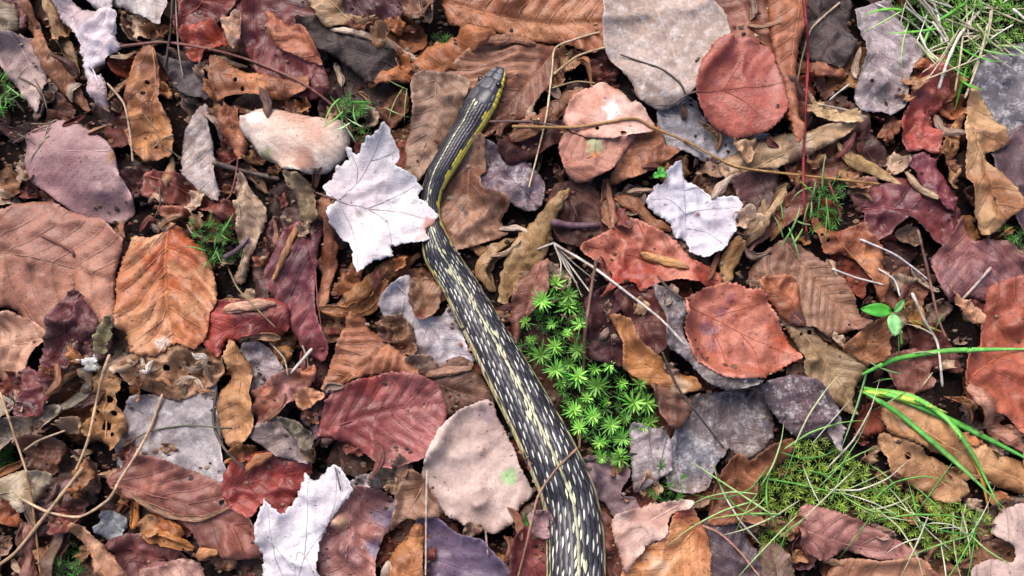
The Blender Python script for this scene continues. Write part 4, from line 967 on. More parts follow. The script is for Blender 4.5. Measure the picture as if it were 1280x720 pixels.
# ------------------------------------------------------------------ crumbs in the gaps
def crumbs(name='leaf_crumbs', label='crumbs of dead leaves scattered over the soil between the leaves', num=4200, gap=None):
    V = []; F = []; C = []
    pal = [lin(c) for c in ('#5a4034', '#7a5a48', '#3a2a28', '#8a6a54', '#94806c', '#6a3a34', '#4a4040')]
    for k in range(num):
        px, py = rng.uniform(-60, 1340), rng.uniform(-50, 770)
        w = unproj(px, py, 12.0 if gap is None else 30.0); z = float(hs(w[0], w[1])) + 0.6
        if gap is not None:
            rg = w + GRING
            if z > np.quantile(hs(rg[:, 0], rg[:, 1]), .65) - gap: continue
        n = rng.integers(4, 7); r = rng.uniform(1.2, 4.5); a0 = rng.uniform(0, 6.28); tx, ty = rng.normal(0, .35, 2)
        b = len(V)
        for i in range(n):
            a = a0 + 6.283 * i / n; rr = r * rng.uniform(.6, 1.3)
            dx, dy = rr * math.cos(a), rr * math.sin(a) * 0.7
            V.append((w[0] + dx, w[1] + dy, z + tx * dx + ty * dy + 0.6))
        V.append((w[0], w[1], z + 1.1 + rng.random())); V.append((w[0], w[1], z - 0.6))
        for i in range(n):
            j = (i + 1) % n
            F.append((b + i, b + j, b + n)); F.append((b + j, b + i, b + n + 1))
        c = pal[rng.integers(len(pal))] * rng.uniform(.6, 1.2)
        C += [c] * (n + 2)
    tag(mesh_obj(name, V, F, M['rot'], None, None, np.array(C), smooth=False), label, 'litter', None, 'stuff')
GRING = np.array([[math.cos(a) * r, math.sin(a) * r] for r in (12, 24) for a in np.arange(0, 6.28, .78)])
crumbs()

# ------------------------------------------------------------------ star moss
def sprig_mesh(R_, nl, seed, c_in, c_out):
    """one star moss sprig: a short stem with whorls of narrow pointed leaves; pixel units, standing on the origin"""
    r = np.random.default_rng(seed); V = []; F = []; C = []
    Hs = R_ * 0.75
    st = np.array([[0, 0, -R_ * .6], [0.3, 0.2, Hs * .5], [0, 0, Hs]])
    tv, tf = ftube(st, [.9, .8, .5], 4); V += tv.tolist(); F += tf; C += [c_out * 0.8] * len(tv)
    for i in range(nl):
        t = i / nl
        a = i * 2.399 + r.normal(0, .15)
        ln = R_ * (1.0 - 0.55 * t) * r.uniform(.8, 1.15); w = R_ * 0.058 * r.uniform(.8, 1.2)
        z0 = Hs * (0.25 + 0.75 * t); rise = ln * (0.15 + 0.9 * t ** 2)
        d = np.array([math.cos(a), math.sin(a)]); s = np.array([-d[1], d[0]])
        b = len(V)
        for k, (u, wf) in enumerate(((0.02, .5), (.4, 1.0), (.75, .75), (1.0, .06))):
            x = d * ln * u; zz = z0 + rise * u - ln * .25 * u * u * (1 - t)
            V += [[*(x - s * w * wf), zz + .2 * w], [*x, zz - .35 * w], [*(x + s * w * wf), zz + .2 * w]]
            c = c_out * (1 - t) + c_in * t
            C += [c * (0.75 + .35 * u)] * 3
        for k in range(3):
            q = b + k * 3
            F += [(q, q + 1, q + 4, q + 3), (q + 1, q + 2, q + 5, q + 4)]
    return np.array(V), F, np.array(C)

def poisson(poly, rad, n=4000, grow=0):
    out = []
    x0, y0 = poly.min(0); x1, y1 = poly.max(0)
    for _ in range(n):
        x, y = rng.uniform(x0, x1), rng.uniform(y0, y1)
        if not inside(np.array([x]), np.array([y]), poly)[0]: continue
        if all((x - a) ** 2 + (y - b) ** 2 > rad * rad for a, b in out): out.append((x, y))
    return out

def moss_mat(poly, rad, R_, cs, label, rise, seed, keep=1.0):
    """low carpet of moss too dense to count: one joined mesh"""
    lib = [sprig_mesh(R_, 13, seed + i, lin(cs[0]), lin(cs[1])) for i in range(5)]
    V = []; F = []; C = []; nb = 0
    for (x, y) in poisson(poly, rad):
        w = unproj(x, y, 12.0); z = float(hs(w[0], w[1]))
        v, f, c = lib[rng.integers(5)]
        a = rng.uniform(0, 6.28); sc = rng.uniform(.7, 1.25)
        ca, sa = math.cos(a), math.sin(a); tx, ty = rng.normal(0, .35, 2)
        vv = v * sc
        vv = np.stack([vv[:, 0] * ca - vv[:, 1] * sa + vv[:, 2] * tx, vv[:, 0] * sa + vv[:, 1] * ca + vv[:, 2] * ty, vv[:, 2]], 1) + [w[0], w[1], z + rise * rng.uniform(.3, 1)]
        V.append(vv); F += [tuple(k + nb for k in q) for q in f]; C.append(c * rng.uniform(.6, 1.15)); nb += len(v)
        ii, jj = hidx(np.array([w[0]]), np.array([w[1]]))
        HM[max(ii[0] - 2, 0):ii[0] + 3, max(jj[0] - 2, 0):jj[0] + 3] = np.maximum(HM[max(ii[0] - 2, 0):ii[0] + 3, max(jj[0] - 2, 0):jj[0] + 3], z + rise * .6)
    tag(mesh_obj('moss', np.vstack(V), F, M['green'], None, None, np.vstack(C)), label, 'moss', None, 'stuff')

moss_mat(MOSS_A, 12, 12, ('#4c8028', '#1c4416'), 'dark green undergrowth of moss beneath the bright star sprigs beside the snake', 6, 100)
moss_mat(MOSS_B, 6.5, 9, ('#a8c44c', '#5c7c24'), 'yellowish green carpet of moss under the fine grass and dusky pink leaf', 8, 200)
moss_mat(MOSS_C, 7, 10, ('#86b848', '#466c24'), 'light green moss under the pale straws beside the grey lilac leaf', 16, 300)
for i, (mm, ll) in enumerate(zip(MOSS_S, ('behind the crimson stem', 'beside the glowing orange leaf', 'beside the pale pinkish leaf', 'next to the wide orange brown curled leaf', 'between the pale tan tongue and the leaf rolls',
        'beside the heart shaped maroon leaf', 'under the khaki grey leaf', 'at the end of the white mottled bun', 'beside the pale grey leaf with two dark stalks', 'against the flank of the snake'))):
    moss_mat(mm, 7, 9, ('#5a9a38', '#2a5a22'), 'small dark green tuft of moss ' + ll, 10, 400 + i * 7)

# ------------------------------------------------------------------ leaves of the lower layers, then the snake, then the leaves on top
def build(lo, hi):
    for layer, ty, a, k in sorted([q for q in LEAVES if lo <= q[0] <= hi], key=lambda q: q[0]):
        (flat_leaf if ty == 'F' else scroll_leaf)(*a, **k)
build(0, 6)

# ------------------------------------------------------------------ garter snake
SN = np.array([(625.5,85,13),(622,92,23),(616,103,31),(608,117,39),(600,131,44),(593,144,43),(586,157,39),(575,173,37),(562,195,35),(549,217,32),(541,236,28),(538,254,25),(539,272,25),(542,291,32),
               (549,316,44),(560,335,47),(577,362,50),(594,393,54),(613,427,58),(631,460,62),(660,512,66),(685,560,69),(702,597,71),(713,627,73),(719,671,76),(720,720,75),(717,790,73),
               (695,865,70),(630,925,62),(530,955,50),(420,950,36),(330,920,22),(260,880,10),(225,855,3)], float)
SN[:, 2] *= np.interp(np.arange(len(SN)), [0, 9, 15, len(SN)], [1, 1, .88, .88])
sn = catmull(SN, False, 2.0)
zz = np.full(len(sn), 50.0)
for _ in range(2):
    cw_ = np.array([unproj(a, b, z_) for a, b, z_ in zip(sn[:, 0], sn[:, 1], zz)])
    wd = sn[:, 2]
    d = np.gradient(cw_, axis=0); d /= np.linalg.norm(d, axis=1)[:, None]
    sd_ = np.stack([d[:, 1], -d[:, 0]], 1)
    und = np.max([hs(cw_[:, 0] + sd_[:, 0] * wd * k, cw_[:, 1] + sd_[:, 1] * wd * k) for k in (-.28, -.14, 0, .14, .28)], 0)
    k = 31; pad = k // 2
    und = np.convolve(np.r_[[und[0]] * pad, und, [und[-1]] * pad], np.ones(k) / k, 'valid')
    und = np.convolve(np.r_[[und[0]] * pad, und, [und[-1]] * pad], np.ones(k) / k, 'valid')
    zz = und + wd * 0.34
sN = len(sn)
sl = np.r_[0, np.cumsum(np.linalg.norm(np.diff(cw_, axis=0), axis=1))]      # distance from the snout
SL = sl[-1]
HEAD = 62.0
roll = np.interp(sl, [0, 40, 110, 170, 215, 260, 330, 430, 560, SL], np.radians([-24, -27, -27, -22, -14, 4, 13, 13, 4, 0]))
hw_ = wd / 2
hh_ = hw_ * np.interp(sl, [0, 15, 50, 80, 130, 250, 700], [.62, .62, .68, .78, .84, .82, .80])
def s_at(arr, s): return np.interp(s, sl, arr)
def snake_pt(s, th, off=0.0):
    """point of the snake's surface: s along the body from the snout, th around it (0 = middle of the back, + = its right side)"""
    s = np.asarray(s, float); th = np.asarray(th, float)
    cx, cy, cz = s_at(cw_[:, 0], s), s_at(cw_[:, 1], s), s_at(zz, s)
    nx, ny = s_at(sd_[:, 0], s), s_at(sd_[:, 1], s)
    a, b, r = s_at(hw_, s), s_at(hh_, s), s_at(roll, s)
    hd = np.clip((HEAD - s) / 20, 0, 1)
    pw = 1 - 0.22 * hd                                              # the head is boxier: flat on top, steep at the sides
    x = np.sign(np.sin(th)) * np.abs(np.sin(th)) ** pw * (a + off); z = np.sign(np.cos(th)) * np.abs(np.cos(th)) ** pw * (b + off)
    z = np.where(z < 0, z * 0.85, z)
    x2 = x * np.cos(r) + z * np.sin(r); z2 = -x * np.sin(r) + z * np.cos(r)
    # th>0 must lie on the +side vector; head points towards s = 0, so its right-hand side is -side
    return np.stack([cx - nx * x2, cy - ny * x2, cz + z2], -1)
NR = 19
DTH = math.radians(236) / NR
def pitch(s): return np.interp(s, [0, 60, 150, 260, 420, 600, SL], [5.5, 5.5, 6.0, 8.0, 11.5, 13.5, 12])
# cumulative scale count along the body
fs = np.linspace(0, SL, 2000); fc = np.r_[0, np.cumsum(np.diff(fs) / pitch((fs[1:] + fs[:-1]) / 2))]
def count(s): return np.interp(s, fs, fc)
NAVY, NAVY2 = lin('#2c2a32'), lin('#44424a')
CREAM, YELL, FLECK = lin('#dad8b0'), lin('#dcc850'), lin('#e8e6d6')
def blotch(s, th):
    """pale-skinned patches alternate with dark ones, two rows on each side"""
    a = np.sin(2 * math.pi * s / 37.0 + 3 * np.sign(th)) * np.sin(2 * math.pi * (np.abs(th) - 0.30) / 1.25 + 0.4)
    return a + 0.6 * (fbm(s / 16, th * 2.5, 77, 2) - 0.5)
rs = np.arange(0, SL, 1.8); rt = np.linspace(-math.pi, math.pi, 169)
GS, GT = np.meshgrid(rs, rt[:-1], indexing='ij')
SV = snake_pt(GS, GT)
cn = count(GS)
jb = (GT / DTH) + 0.0
bi = np.floor(jb); bf = np.abs(jb - bi - 0.5)                        # bf = 0 on the line between two rows of scales
phs = (cn + 0.5 * (bi % 2)) % 1.0
stroke = (bf < 0.30) & (phs > 0.08) & (phs < 0.72)
body_on = np.clip((GS - 200) / 110, 0, 1)
pale = stroke & (blotch(GS, GT) > -0.18) & (fbm(GS / 3, GT * 9, 5, 1) < 0.3 + 0.62 * body_on)
col = NAVY * 0.8 + 0 * GS[..., None]
belly = np.abs(GT) > 1.62
col = np.where(belly[..., None], lin('#a8a488'), col)
latp = (np.abs(GT) > 1.05) & (np.abs(GT) < 1.66)
ycol = YELL[None, None] * (1 - body_on[..., None]) + lin('#c8bc84')[None, None] * body_on[..., None]
col = np.where(latp[..., None], ycol, col)
hd = (GS < HEAD)[..., None]
hcol = lin('#32323e')[None, None] + 0 * GS[..., None]
hcol = np.where((np.abs(GT) > 1.25)[..., None], lin('#cfc04a')[None, None], hcol)
hcol = np.where((np.abs(GT) > 1.9)[..., None], lin('#c8c4a0')[None, None], hcol)
col = np.where(hd, hcol, col)
nR, nT = GS.shape
ix = np.arange(nR * nT).reshape(nR, nT)
ixn = np.roll(ix, -1, 1)
SF = np.stack([ix[:-1], ixn[:-1], ixn[1:], ix[1:]], -1).reshape(-1, 4).tolist()
SF += [tuple(ix[0]), tuple(ix[-1][::-1])]
snake_o = np.array([cw_[len(cw_) // 2, 0], cw_[len(cw_) // 2, 1], float((zz - hh_ * .85).min())])
snake = empty('garter_snake', snake_o)
tag(snake, 'dark striped garter snake with pale flecks crawling over the fallen leaves', 'snake')
mesh_obj('body', SV.reshape(-1, 3), SF, M['skin'], snake, snake_o, np.clip(col.reshape(-1, 3) * KALB, .004, .8))
raster(SV.reshape(-1, 3), [q[:3] for q in SF[:-2]] + [(q[0], q[2], q[3]) for q in SF[:-2]])
# keeled scales
SHAPE = np.array([(-.55, 0, .15), (-.30, -.30, .2), (-.30, .30, .2), (.05, -.39, .35), (.05, .39, .35), (.38, -.24, .7), (.38, .24, .7), (.62, 0, 1.0), (-.2, 0, .75), (.15, 0, 1.1)])
SFACE = [(0, 1, 8), (0, 8, 2), (1, 3, 8), (2, 8, 4), (3, 9, 8), (4, 8, 9), (3, 5, 9), (4, 9, 6), (5, 7, 9), (6, 9, 7)]
cs, cth, cc = [], [], []
for j in range(-9, 10):
    k0 = count(HEAD - 6); k1 = count(SL - 14)
    kk = np.arange(math.ceil(k0), k1) + 0.5 * (j % 2)
    s = np.interp(kk, fc, fs); th = j * DTH
    bo = np.clip((s - 200) / 110, 0, 1)
    base = NAVY[None] * (1 - .4 * rng.random((len(s), 1))) + NAVY2[None] * .7 * rng.random((len(s), 1))
    if j == 0: base = CREAM[None] * rng.uniform(.3, .95, (len(s), 1))
    elif abs(j) == 1:
        m = (rng.random(len(s)) < 0.09 * bo + .02)[:, None]; base = np.where(m, CREAM[None] * .8, base)
    elif abs(j) in (5, 6, 7):
        pr = {5: .25 * (1 - bo), 6: .95 - .25 * bo, 7: .97 + 0 * bo}[abs(j)]
        m = (rng.random(len(s)) < pr)[:, None]
        base = np.where(m, (YELL[None] * (1 - bo[:, None]) + lin('#d2c68e')[None] * bo[:, None]) * rng.uniform(.75, 1.1, (len(s), 1)), base)
    elif abs(j) > 7: base = lin('#8a8a70')[None] * rng.uniform(.5, .9, (len(s), 1))
    cs.append(s); cth.append(np.full(len(s), th)); cc.append(base)
cs = np.concatenate(cs); cth = np.concatenate(cth); cc = np.concatenate(cc)
pp = pitch(cs)
ss = cs[:, None] + SHAPE[None, :, 0] * pp[:, None] * 1.25
tt = cth[:, None] + SHAPE[None, :, 1] * DTH * np.where(np.abs(cth) < .01, .75, 1.0)[:, None]
oo = 1.5 * SHAPE[None, :, 2] * np.clip(s_at(wd, cs) / 60, .35, 1.1)[:, None]
CV = snake_pt(ss, tt, oo).reshape(-1, 3)
nS = len(cs)
CF = (np.array(SFACE)[None] + (np.arange(nS) * len(SHAPE))[:, None, None]).reshape(-1, 3)
CC = np.repeat(cc, len(SHAPE), 0)
tag(mesh_obj('scales', CV, CF, M['scale'], snake, snake_o, np.clip(CC * KALB, .004, .8)), 'navy black keeled scales with a cream stripe along the back', None, None, 'stuff')
# pale folds of skin showing between the scale rows
fs_, ft_, fc_ = [], [], []
for b_ in range(-7, 7):
    kk = np.arange(math.ceil(count(HEAD)), count(SL - 20)) + 0.5 * (b_ % 2) + rng.normal(0, .04, 1)
    s = np.interp(kk, fc, fs) + rng.normal(0, .5, len(kk)); th = (b_ + .5) * DTH + rng.normal(0, .012, len(s))
    bo = np.clip((s - 215) / 90, 0, 1)
    on = (blotch(s, np.full(len(s), (b_ + .5) * DTH)) > -0.08) & (rng.random(len(s)) < bo * .98 + .12)
    if b_ in (-1, 0): on |= (rng.random(len(s)) < .15 * bo)
    fs_.append(s[on]); ft_.append(th[on]); n_ = on.sum()
    c_ = FLECK[None] * rng.uniform(.6, 1.15, (n_, 1)) * (np.array([[1, 1, .78]]) if b_ in (-1, 0) else np.array([[1, 1, 1]])); fc_.append(c_ * (.3 + .7 * bo[on])[:, None])
fs_ = np.concatenate(fs_); ft_ = np.concatenate(ft_); fc_ = np.concatenate(fc_)
FSH = np.array([(-.55, .04, .1), (-.2, -.145, .5), (-.2, .15, .5), (.25, -.145, .7), (.25, .145, .7), (.66, -.05, .3)])
FFA = [(0, 1, 2), (1, 3, 4), (1, 4, 2), (3, 5, 4)]
p_ = pitch(fs_); ln_ = rng.uniform(.75, 1.15, len(fs_))
FV = snake_pt(fs_[:, None] + FSH[None, :, 0] * (p_ * ln_)[:, None], ft_[:, None] + (FSH[None, :, 1] - .22 * FSH[None, :, 0]) * DTH, FSH[None, :, 2] * 1.35).reshape(-1, 3)
FF_ = (np.array(FFA)[None] + (np.arange(len(fs_)) * 6)[:, None, None]).reshape(-1, 3)
tag(mesh_obj('skin_flecks', FV, FF_, M['skin'], snake, snake_o, np.clip(np.repeat(fc_, 6, 0) * KALB, .004, .8)), 'short whitish flecks of skin between the dark scales', None, None, 'stuff')
# head plates
def plate(name, s0, s1, a0, a1, taper, c, off=0.7):
    n = 7; V = []; F = []
    for i in range(n):
        for j in range(n):
            u = i / (n - 1); v = j / (n - 1)
            e = min(u, 1 - u, v, 1 - v)
            uu, vv = u, v
            cr = 0.10 * ((abs(u - .5) * 2) ** 4) * ((abs(v - .5) * 2) ** 4)
            mid = (a0 + a1) / 2
            wv = (a0 + (a1 - a0) * vv - mid) * (1 - taper * abs(uu - .35) * 1.2) * (1 - cr * 3)
            V.append(snake_pt(s0 + (s1 - s0) * (uu * (1 - 2 * cr) + cr), mid + wv, off * (min(1, e * 6) ** .5) - .1))
    for i in range(n - 1):
        for j in range(n - 1):
            q = i * n + j; F.append((q, q + 1, q + n + 1, q + n))
    return mesh_obj(name, V, F, M['scale'], snake, snake_o, np.tile(np.clip(lin(c) * KALB, 0, .8), (n * n, 1)))
for sg in (-1, 1):
    lo_hi = lambda a, b: (min(sg * a, sg * b), max(sg * a, sg * b))
    plate('head_plate', 2.5, 10.5, *lo_hi(.045, 1.0), .05, '#6e6e76', .5); plate('head_plate', 11, 21, *lo_hi(.045, 1.05), .05, '#68686f', .5)  # snout plates coloured lighter to imitate the shine on the snout
    plate('head_plate', 21.6, 38.5, *lo_hi(.44, .86), .1, '#505056', .6); plate('head_plate', 39.3, 60, *lo_hi(.045, .94), .15, '#4b4a50', .5)
    plate('head_plate', 41, 52, *lo_hi(.98, 1.30), .1, '#3e3e4c', .8); plate('head_plate', 53, 64, *lo_hi(.98, 1.30), .1, '#3a3a48', .8)
    for k in range(7):
        plate('lip_scale', 4.5 + k * 7.6, 11.4 + k * 7.6, *lo_hi(1.33, 1.90), .1, '#e2cf55' if k else '#d8cc80', .9)
    ee = snake_pt(27.0, sg * 1.05, -0.2)
    bm = bmesh.new(); bmesh.ops.create_uvsphere(bm, u_segments=14, v_segments=10, radius=4.3)
    ev = np.array([v.co[:] for v in bm.verts]) + ee; ef = [[v.index for v in f.verts] for f in bm.faces]; bm.free()
    mesh_obj('eye', ev, ef, M['eye'], snake, snake_o, np.tile([.006, .006, .007], (len(ev), 1)))
plate('head_plate', 21.4, 39, -.40, .40, .2, '#56555c', .55)

build(7, 9)

# ------------------------------------------------------------------ small broken pieces caught in the hollows between the leaves
GAPC = [('#a47c5c', 'tan'), ('#8a5a44', 'brown'), ('#b8987c', 'beige'), ('#7a4038', 'red'), ('#947a6c', 'greyish'), ('#b07850', 'orange'), ('#6c4a40', 'dark brown'), ('#c4ac98', 'pale')]
got = []
TOPS = [q_[2][2] for q_ in LEAVES if q_[0] >= 6 and q_[1] == 'F']
for _ in range(9000):
    if len(got) >= 190: break
    x, y = rng.uniform(-15, 1295), rng.uniform(-15, 735)
    w = unproj(x, y, 25.0); h0 = float(hs(w[0], w[1]))
    ring = np.array([[math.cos(a) * r, math.sin(a) * r] for r in (16, 30) for a in np.arange(0, 6.28, .52)]) + w
    hm = np.quantile(hs(ring[:, 0], ring[:, 1]), .7)
    if h0 > hm - 13 or any(inside(np.array([x]), np.array([y]), q_)[0] for q_ in TOPS) or any((x - a) ** 2 + (y - b) ** 2 < 24 ** 2 for a, b in got): continue
    if in_moss(x, y) and rng.random() < .8: continue
    if (((SN[:, 0] - x) ** 2 + (SN[:, 1] - y) ** 2) ** .5 < SN[:, 2] * .5 + 32).any() and (((sn[:, 0] - x) ** 2 + (sn[:, 1] - y) ** 2) ** .5 < sn[:, 2] * .5 + 20).any(): continue
    got.append((x, y))
    c_, n_ = GAPC[rng.integers(len(GAPC))]; Lf = rng.uniform(18, 46); a_ = rng.uniform(0, 6.28)
    if rng.random() < .35:
        dx, dy = math.cos(a_) * Lf * .5, math.sin(a_) * Lf * .5
        scroll_leaf('leaf_fragment', n_ + ' curled scrap caught beside the ' + near(x, y), [(x - dx, y - dy), (x + rng.normal(0, 4), y + rng.normal(0, 4)), (x + dx, y + dy)], (5, rng.uniform(8, 14), 5), c_, None, opn=rng.uniform(0, 360), arc=rng.uniform(150, 250), group='scraps caught between leaves')
    else:
        flat_leaf('leaf_fragment', n_ + ' scrap of leaf caught beside the ' + near(x, y), ovate(x, y, Lf, Lf * rng.uniform(.4, .8), a_, 6), c_, step=3.2, crum=4, curl=4, tilt=(rng.normal(0, .3), rng.normal(0, .3)), rr=1.6, conform=False, lift=2, q=.5, rib=False, group='scraps caught between leaves')

crumbs('litter_crumbs', 'broken leaf crumbs caught in the hollows of the upper litter', 9000, 7)

# ------------------------------------------------------------------ star moss sprigs that can be told apart
SPR = []
for i in range(6):
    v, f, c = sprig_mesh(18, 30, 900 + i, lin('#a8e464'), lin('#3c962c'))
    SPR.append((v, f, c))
def sprig_me(i, hue):
    v, f, c = SPR[i]
    o = mesh_obj('moss_sprig', v, f, M['green'], None, None, np.clip(c * hue * KALB, 0, .8)); me = o.data; bpy.data.objects.remove(o); return me
SPM = [sprig_me(i % 6, (0.6, 0.95, 1.3)[i // 6]) for i in range(18)]
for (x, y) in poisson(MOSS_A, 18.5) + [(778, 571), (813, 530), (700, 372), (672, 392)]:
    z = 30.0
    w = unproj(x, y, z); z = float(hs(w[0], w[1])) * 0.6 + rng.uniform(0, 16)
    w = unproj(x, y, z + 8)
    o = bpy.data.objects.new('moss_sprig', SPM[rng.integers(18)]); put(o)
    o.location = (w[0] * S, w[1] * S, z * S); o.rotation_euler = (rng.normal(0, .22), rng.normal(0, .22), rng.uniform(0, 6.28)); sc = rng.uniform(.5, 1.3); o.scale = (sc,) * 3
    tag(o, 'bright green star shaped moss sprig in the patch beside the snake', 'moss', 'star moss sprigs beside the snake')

# ------------------------------------------------------------------ stems, straws and twigs
TW = [
 ('stem', 'thin brown stem running over the red leaves to the grass tuft', '150,58 205,53 260,61 320,78 380,105 425,140 441,166', 2.0, '#7c4f46'),
 ('twig', 'dark twig beside the greyish white leaf', '216,-10 213,40 206,86', 2.2, '#3a2c28'),
 ('straw', 'thin grey straw hanging beside the dark twig', '219,-8 223,60 229,97', 1.1, '#94847a'),
 ('straw', 'pale curved straw beside the crumpled tan upright leaf', '134,104 155,130 163,170 166,203', 1.6, '#b49a80'),
 ('straw', 'dull green straw lying across the first brown stem', '157,57 180,54 206,50', 1.2, '#6e7c56'),
 ('straw', 'long tan straw lying across the pinkish white cupped leaf', '640,158 720,159 790,148 815,159 860,178 920,208 1000,219 1100,230', 1.9, '#a07a4c'),
 ('stem', 'thin grey stem reaching to the neck of the snake', '612,152 660,152 700,158 724,163', 1.5, '#6c5450'),
 ('straw', 'pale bent stem hanging over the brown curved fold', '750,40 722,48 694,60 690,90 683,145 670,200 661,235', 1.4, '#ccb494'),
 ('straw', 'yellowish straw beside the large speckled grey leaf', '692,93 722,70 757,59', 1.7, '#b49c74'),
 ('straw', 'second yellowish straw crossing near the large speckled grey leaf', '690,110 720,102 745,104', 1.2, '#a08a64'),
 ('stem', 'white diagonal stem pointing at the large orange red leaf', '690,303 740,333 780,363 825,398 857,432', 1.8, '#d4c6be'),
 ('stem', 'dark stem running along the slate grey rim', '822,345 835,360 855,375', 1.7, '#4c3c38'),
 ('stem', 'slim brown stem standing across the bright moss', '746,322 739,362 731,420 729,480 724,562', 2.2, '#785848'),
 ('stem', 'dark thin stem buried across the bright moss', '668,446 700,440 728,443', 1.4, '#3c342c'),
 ('stem', 'black thin stem between the moss and the mauve grey leaf', '733,577 768,570 797,567', 1.7, '#2c2624'),
 ('stem', 'reddish brown thin stem crossing over the body of the snake', '722,560 694,588 672,622 658,680 644,735', 1.6, '#a47c66'),
 ('straw', 'white straw standing beside the speckled pale pink leaf', '534,588 533,625 532,720', 1.5, '#bca698'),
 ('straw', 'looping pale straw on the bluish grey leaf', '203,493 190,530 175,560 150,600 135,625 100,646 60,640 22,621', 2.0, '#c4a484'),
 ('straw', 'pale straw standing against the skeleton leaf', '137,443 128,470 120,505 110,550 95,588', 2.2, '#c8a684'),
 ('straw', 'thick pale straw reaching toward the leaf rolls', '104,584 60,640 20,690 -10,712', 2.5, '#b89674'),
 ('straw', 'thin straw bent downward beside the khaki grey leaf', '0,490 15,535 30,580 34,592', 1.7, '#b89a78'),
 ('straw', 'brown straw lying along the dull brown leaf roll', '33,590 42,640 52,730', 1.5, '#a87c54'),
 ('straw', 'short pale straw beside the chestnut crumb', '30,563 50,550 82,538', 1.4, '#bca284'),
 ('stem', 'thin dark green stem lying over the bluish grey leaf', '152,560 185,540 230,532 268,534 290,535', 1.2, '#585840'),
 ('twig', 'dark bent twig between the bluish grey leaf and the tan pointed leaf', '270,488 267,530 280,560 306,587', 2.0, '#544640'),
 ('stem', 'thin crimson stem rising straight over the beige leaf', '1004,-10 1010,60 1007,140 1004,220 1008,292', 2.1, '#8c2a34'),
 ('stem', 'short crimson stem behind the curled orange tan leaf', '1036,228 1046,255 1052,275', 1.6, '#7c2c30'),
 ('stem', 'white stem across the dark hollow beside the purplish red leaf', '1075,299 1120,319 1161,350', 1.4, '#d8d2d2'),
 ('stem', 'short white stem over the seedling', '1098,336 1118,350 1125,371', 1.3, '#dcd8d4'),
 ('stem', 'bent white straw crossing the long green blade', '1140,366 1155,400 1172,430 1178,484', 2.0, '#d4ccc0'),
 ('stem', 'straight brown stem leaning beside the heart shaped leaf', '1147,287 1160,340 1172,395 1183,424', 1.9, '#886458'),
 ('straw', 'short pale stick on the heart shaped maroon leaf', '1239,334 1222,354 1203,374', 1.9, '#c0a89c'),
 ('straw', 'white bent straw over the crumpled cherry red leaf', '1230,8 1201,42 1185,75 1173,112', 2.4, '#e0d8c8'),
 ('straw', 'thin white straw near the grey lilac felted leaf', '1062,105 1045,118 1036,126', 1.3, '#c4bcb4'),
 ('straw', 'pale brown straw curving beside the hanging cinnamon leaf', '1050,3 1015,35 1003,70 996,105', 1.5, '#c0a88c'),
 ('straw', 'grey straw over the creamy wrinkled leaf', '1022,130 1060,138 1084,147', 1.3, '#b4a898'),
 ('twig', 'thick purplish stick beside the large tan scroll', '688,277 715,282 750,281', 4.5, '#6c4c58'),
 ('twig', 'grey thick stick under the white mottled bun', '266,203 300,213 350,224', 3.4, '#6c5c56'),
 ('twig', 'dark thick stick under the grey brown folded leaf', '280,322 297,312 312,296', 3.4, '#74606a'),
 ('twig', 'red brown stalk lying on the very large tan leaf', '51,294 72,304 90,314 92,322', 2.0, '#74443c'),
 ('stem', 'long reddish stem beside the chestnut folded leaf', '878,657 900,667 925,690 950,722', 1.5, '#c08c78'),
 ('twig', 'dark thin stem over the short brown lobe', '828,440 845,480 862,505 905,560', 1.6, '#4c4240'),
 ('straw', 'thin white straw under the curled orange tan leaf', '1040,336 1070,347 1105,356', 1.3, '#d0cac8'),
 ('straw', 'olive thin straw over the deep red folded leaf', '283,330 297,360 320,385 345,410', 1.2, '#8c7c5c'),
 ('straw', 'pale straw over the dark gap beside the dusky red leaf', '390,436 378,450 363,467', 2.2, '#d4ccc0'),
 ('straw', 'thin straw fork beside the dusky red leaf', '337,428 355,448 360,470', 1.1, '#a89c8c'),
 ('straw', 'second thin straw fork beside the dusky red leaf', '378,432 384,448 385,462', 1.1, '#a09080'),
]
for t in TW: twig(*t)
for k, (a, b) in enumerate((('671,312', 1.5), ('700,346', 1.1), ('722,356', 1.1), ('738,366', 1.2), ('746,352', 1.0), ('706,330', 1.1), ('728,372', 1.0))):
    ex, ey = (float(q) for q in a.split(','))
    twig('straw', 'fine pale straw fanning out from the end of the white diagonal stem', [(692, 304), ((692 + ex) / 2 + rng.normal(0, 3), (304 + ey) / 2 + rng.normal(0, 3)), (ex, ey)], b, '#c4bab0', group='pale straws fanning out')
for k in range(48):
    x, y = rng.uniform(1120, 1290), rng.uniform(-15, 105)
    if not inside(np.array([x]), np.array([y]), MOSS_C)[0]: continue
    a = rng.choice([rng.normal(0.6, .35), rng.normal(2.2, .4)]); ln = rng.uniform(40, 100)
    dx, dy = math.cos(a) * ln / 2, math.sin(a) * ln / 2
    twig('straw', 'dry pale straw criss-crossing the moss beside the grey lilac leaf', [(x - dx, y - dy), (x + rng.normal(0, 4), y + rng.normal(0, 4)), (x + dx, y + dy)], rng.uniform(.8, 1.9), ['#d8cfb8', '#c8bc9c', '#b8ae90', '#e0dccc'][rng.integers(4)], group='pale straws on the moss', lift=rng.uniform(0, 6))
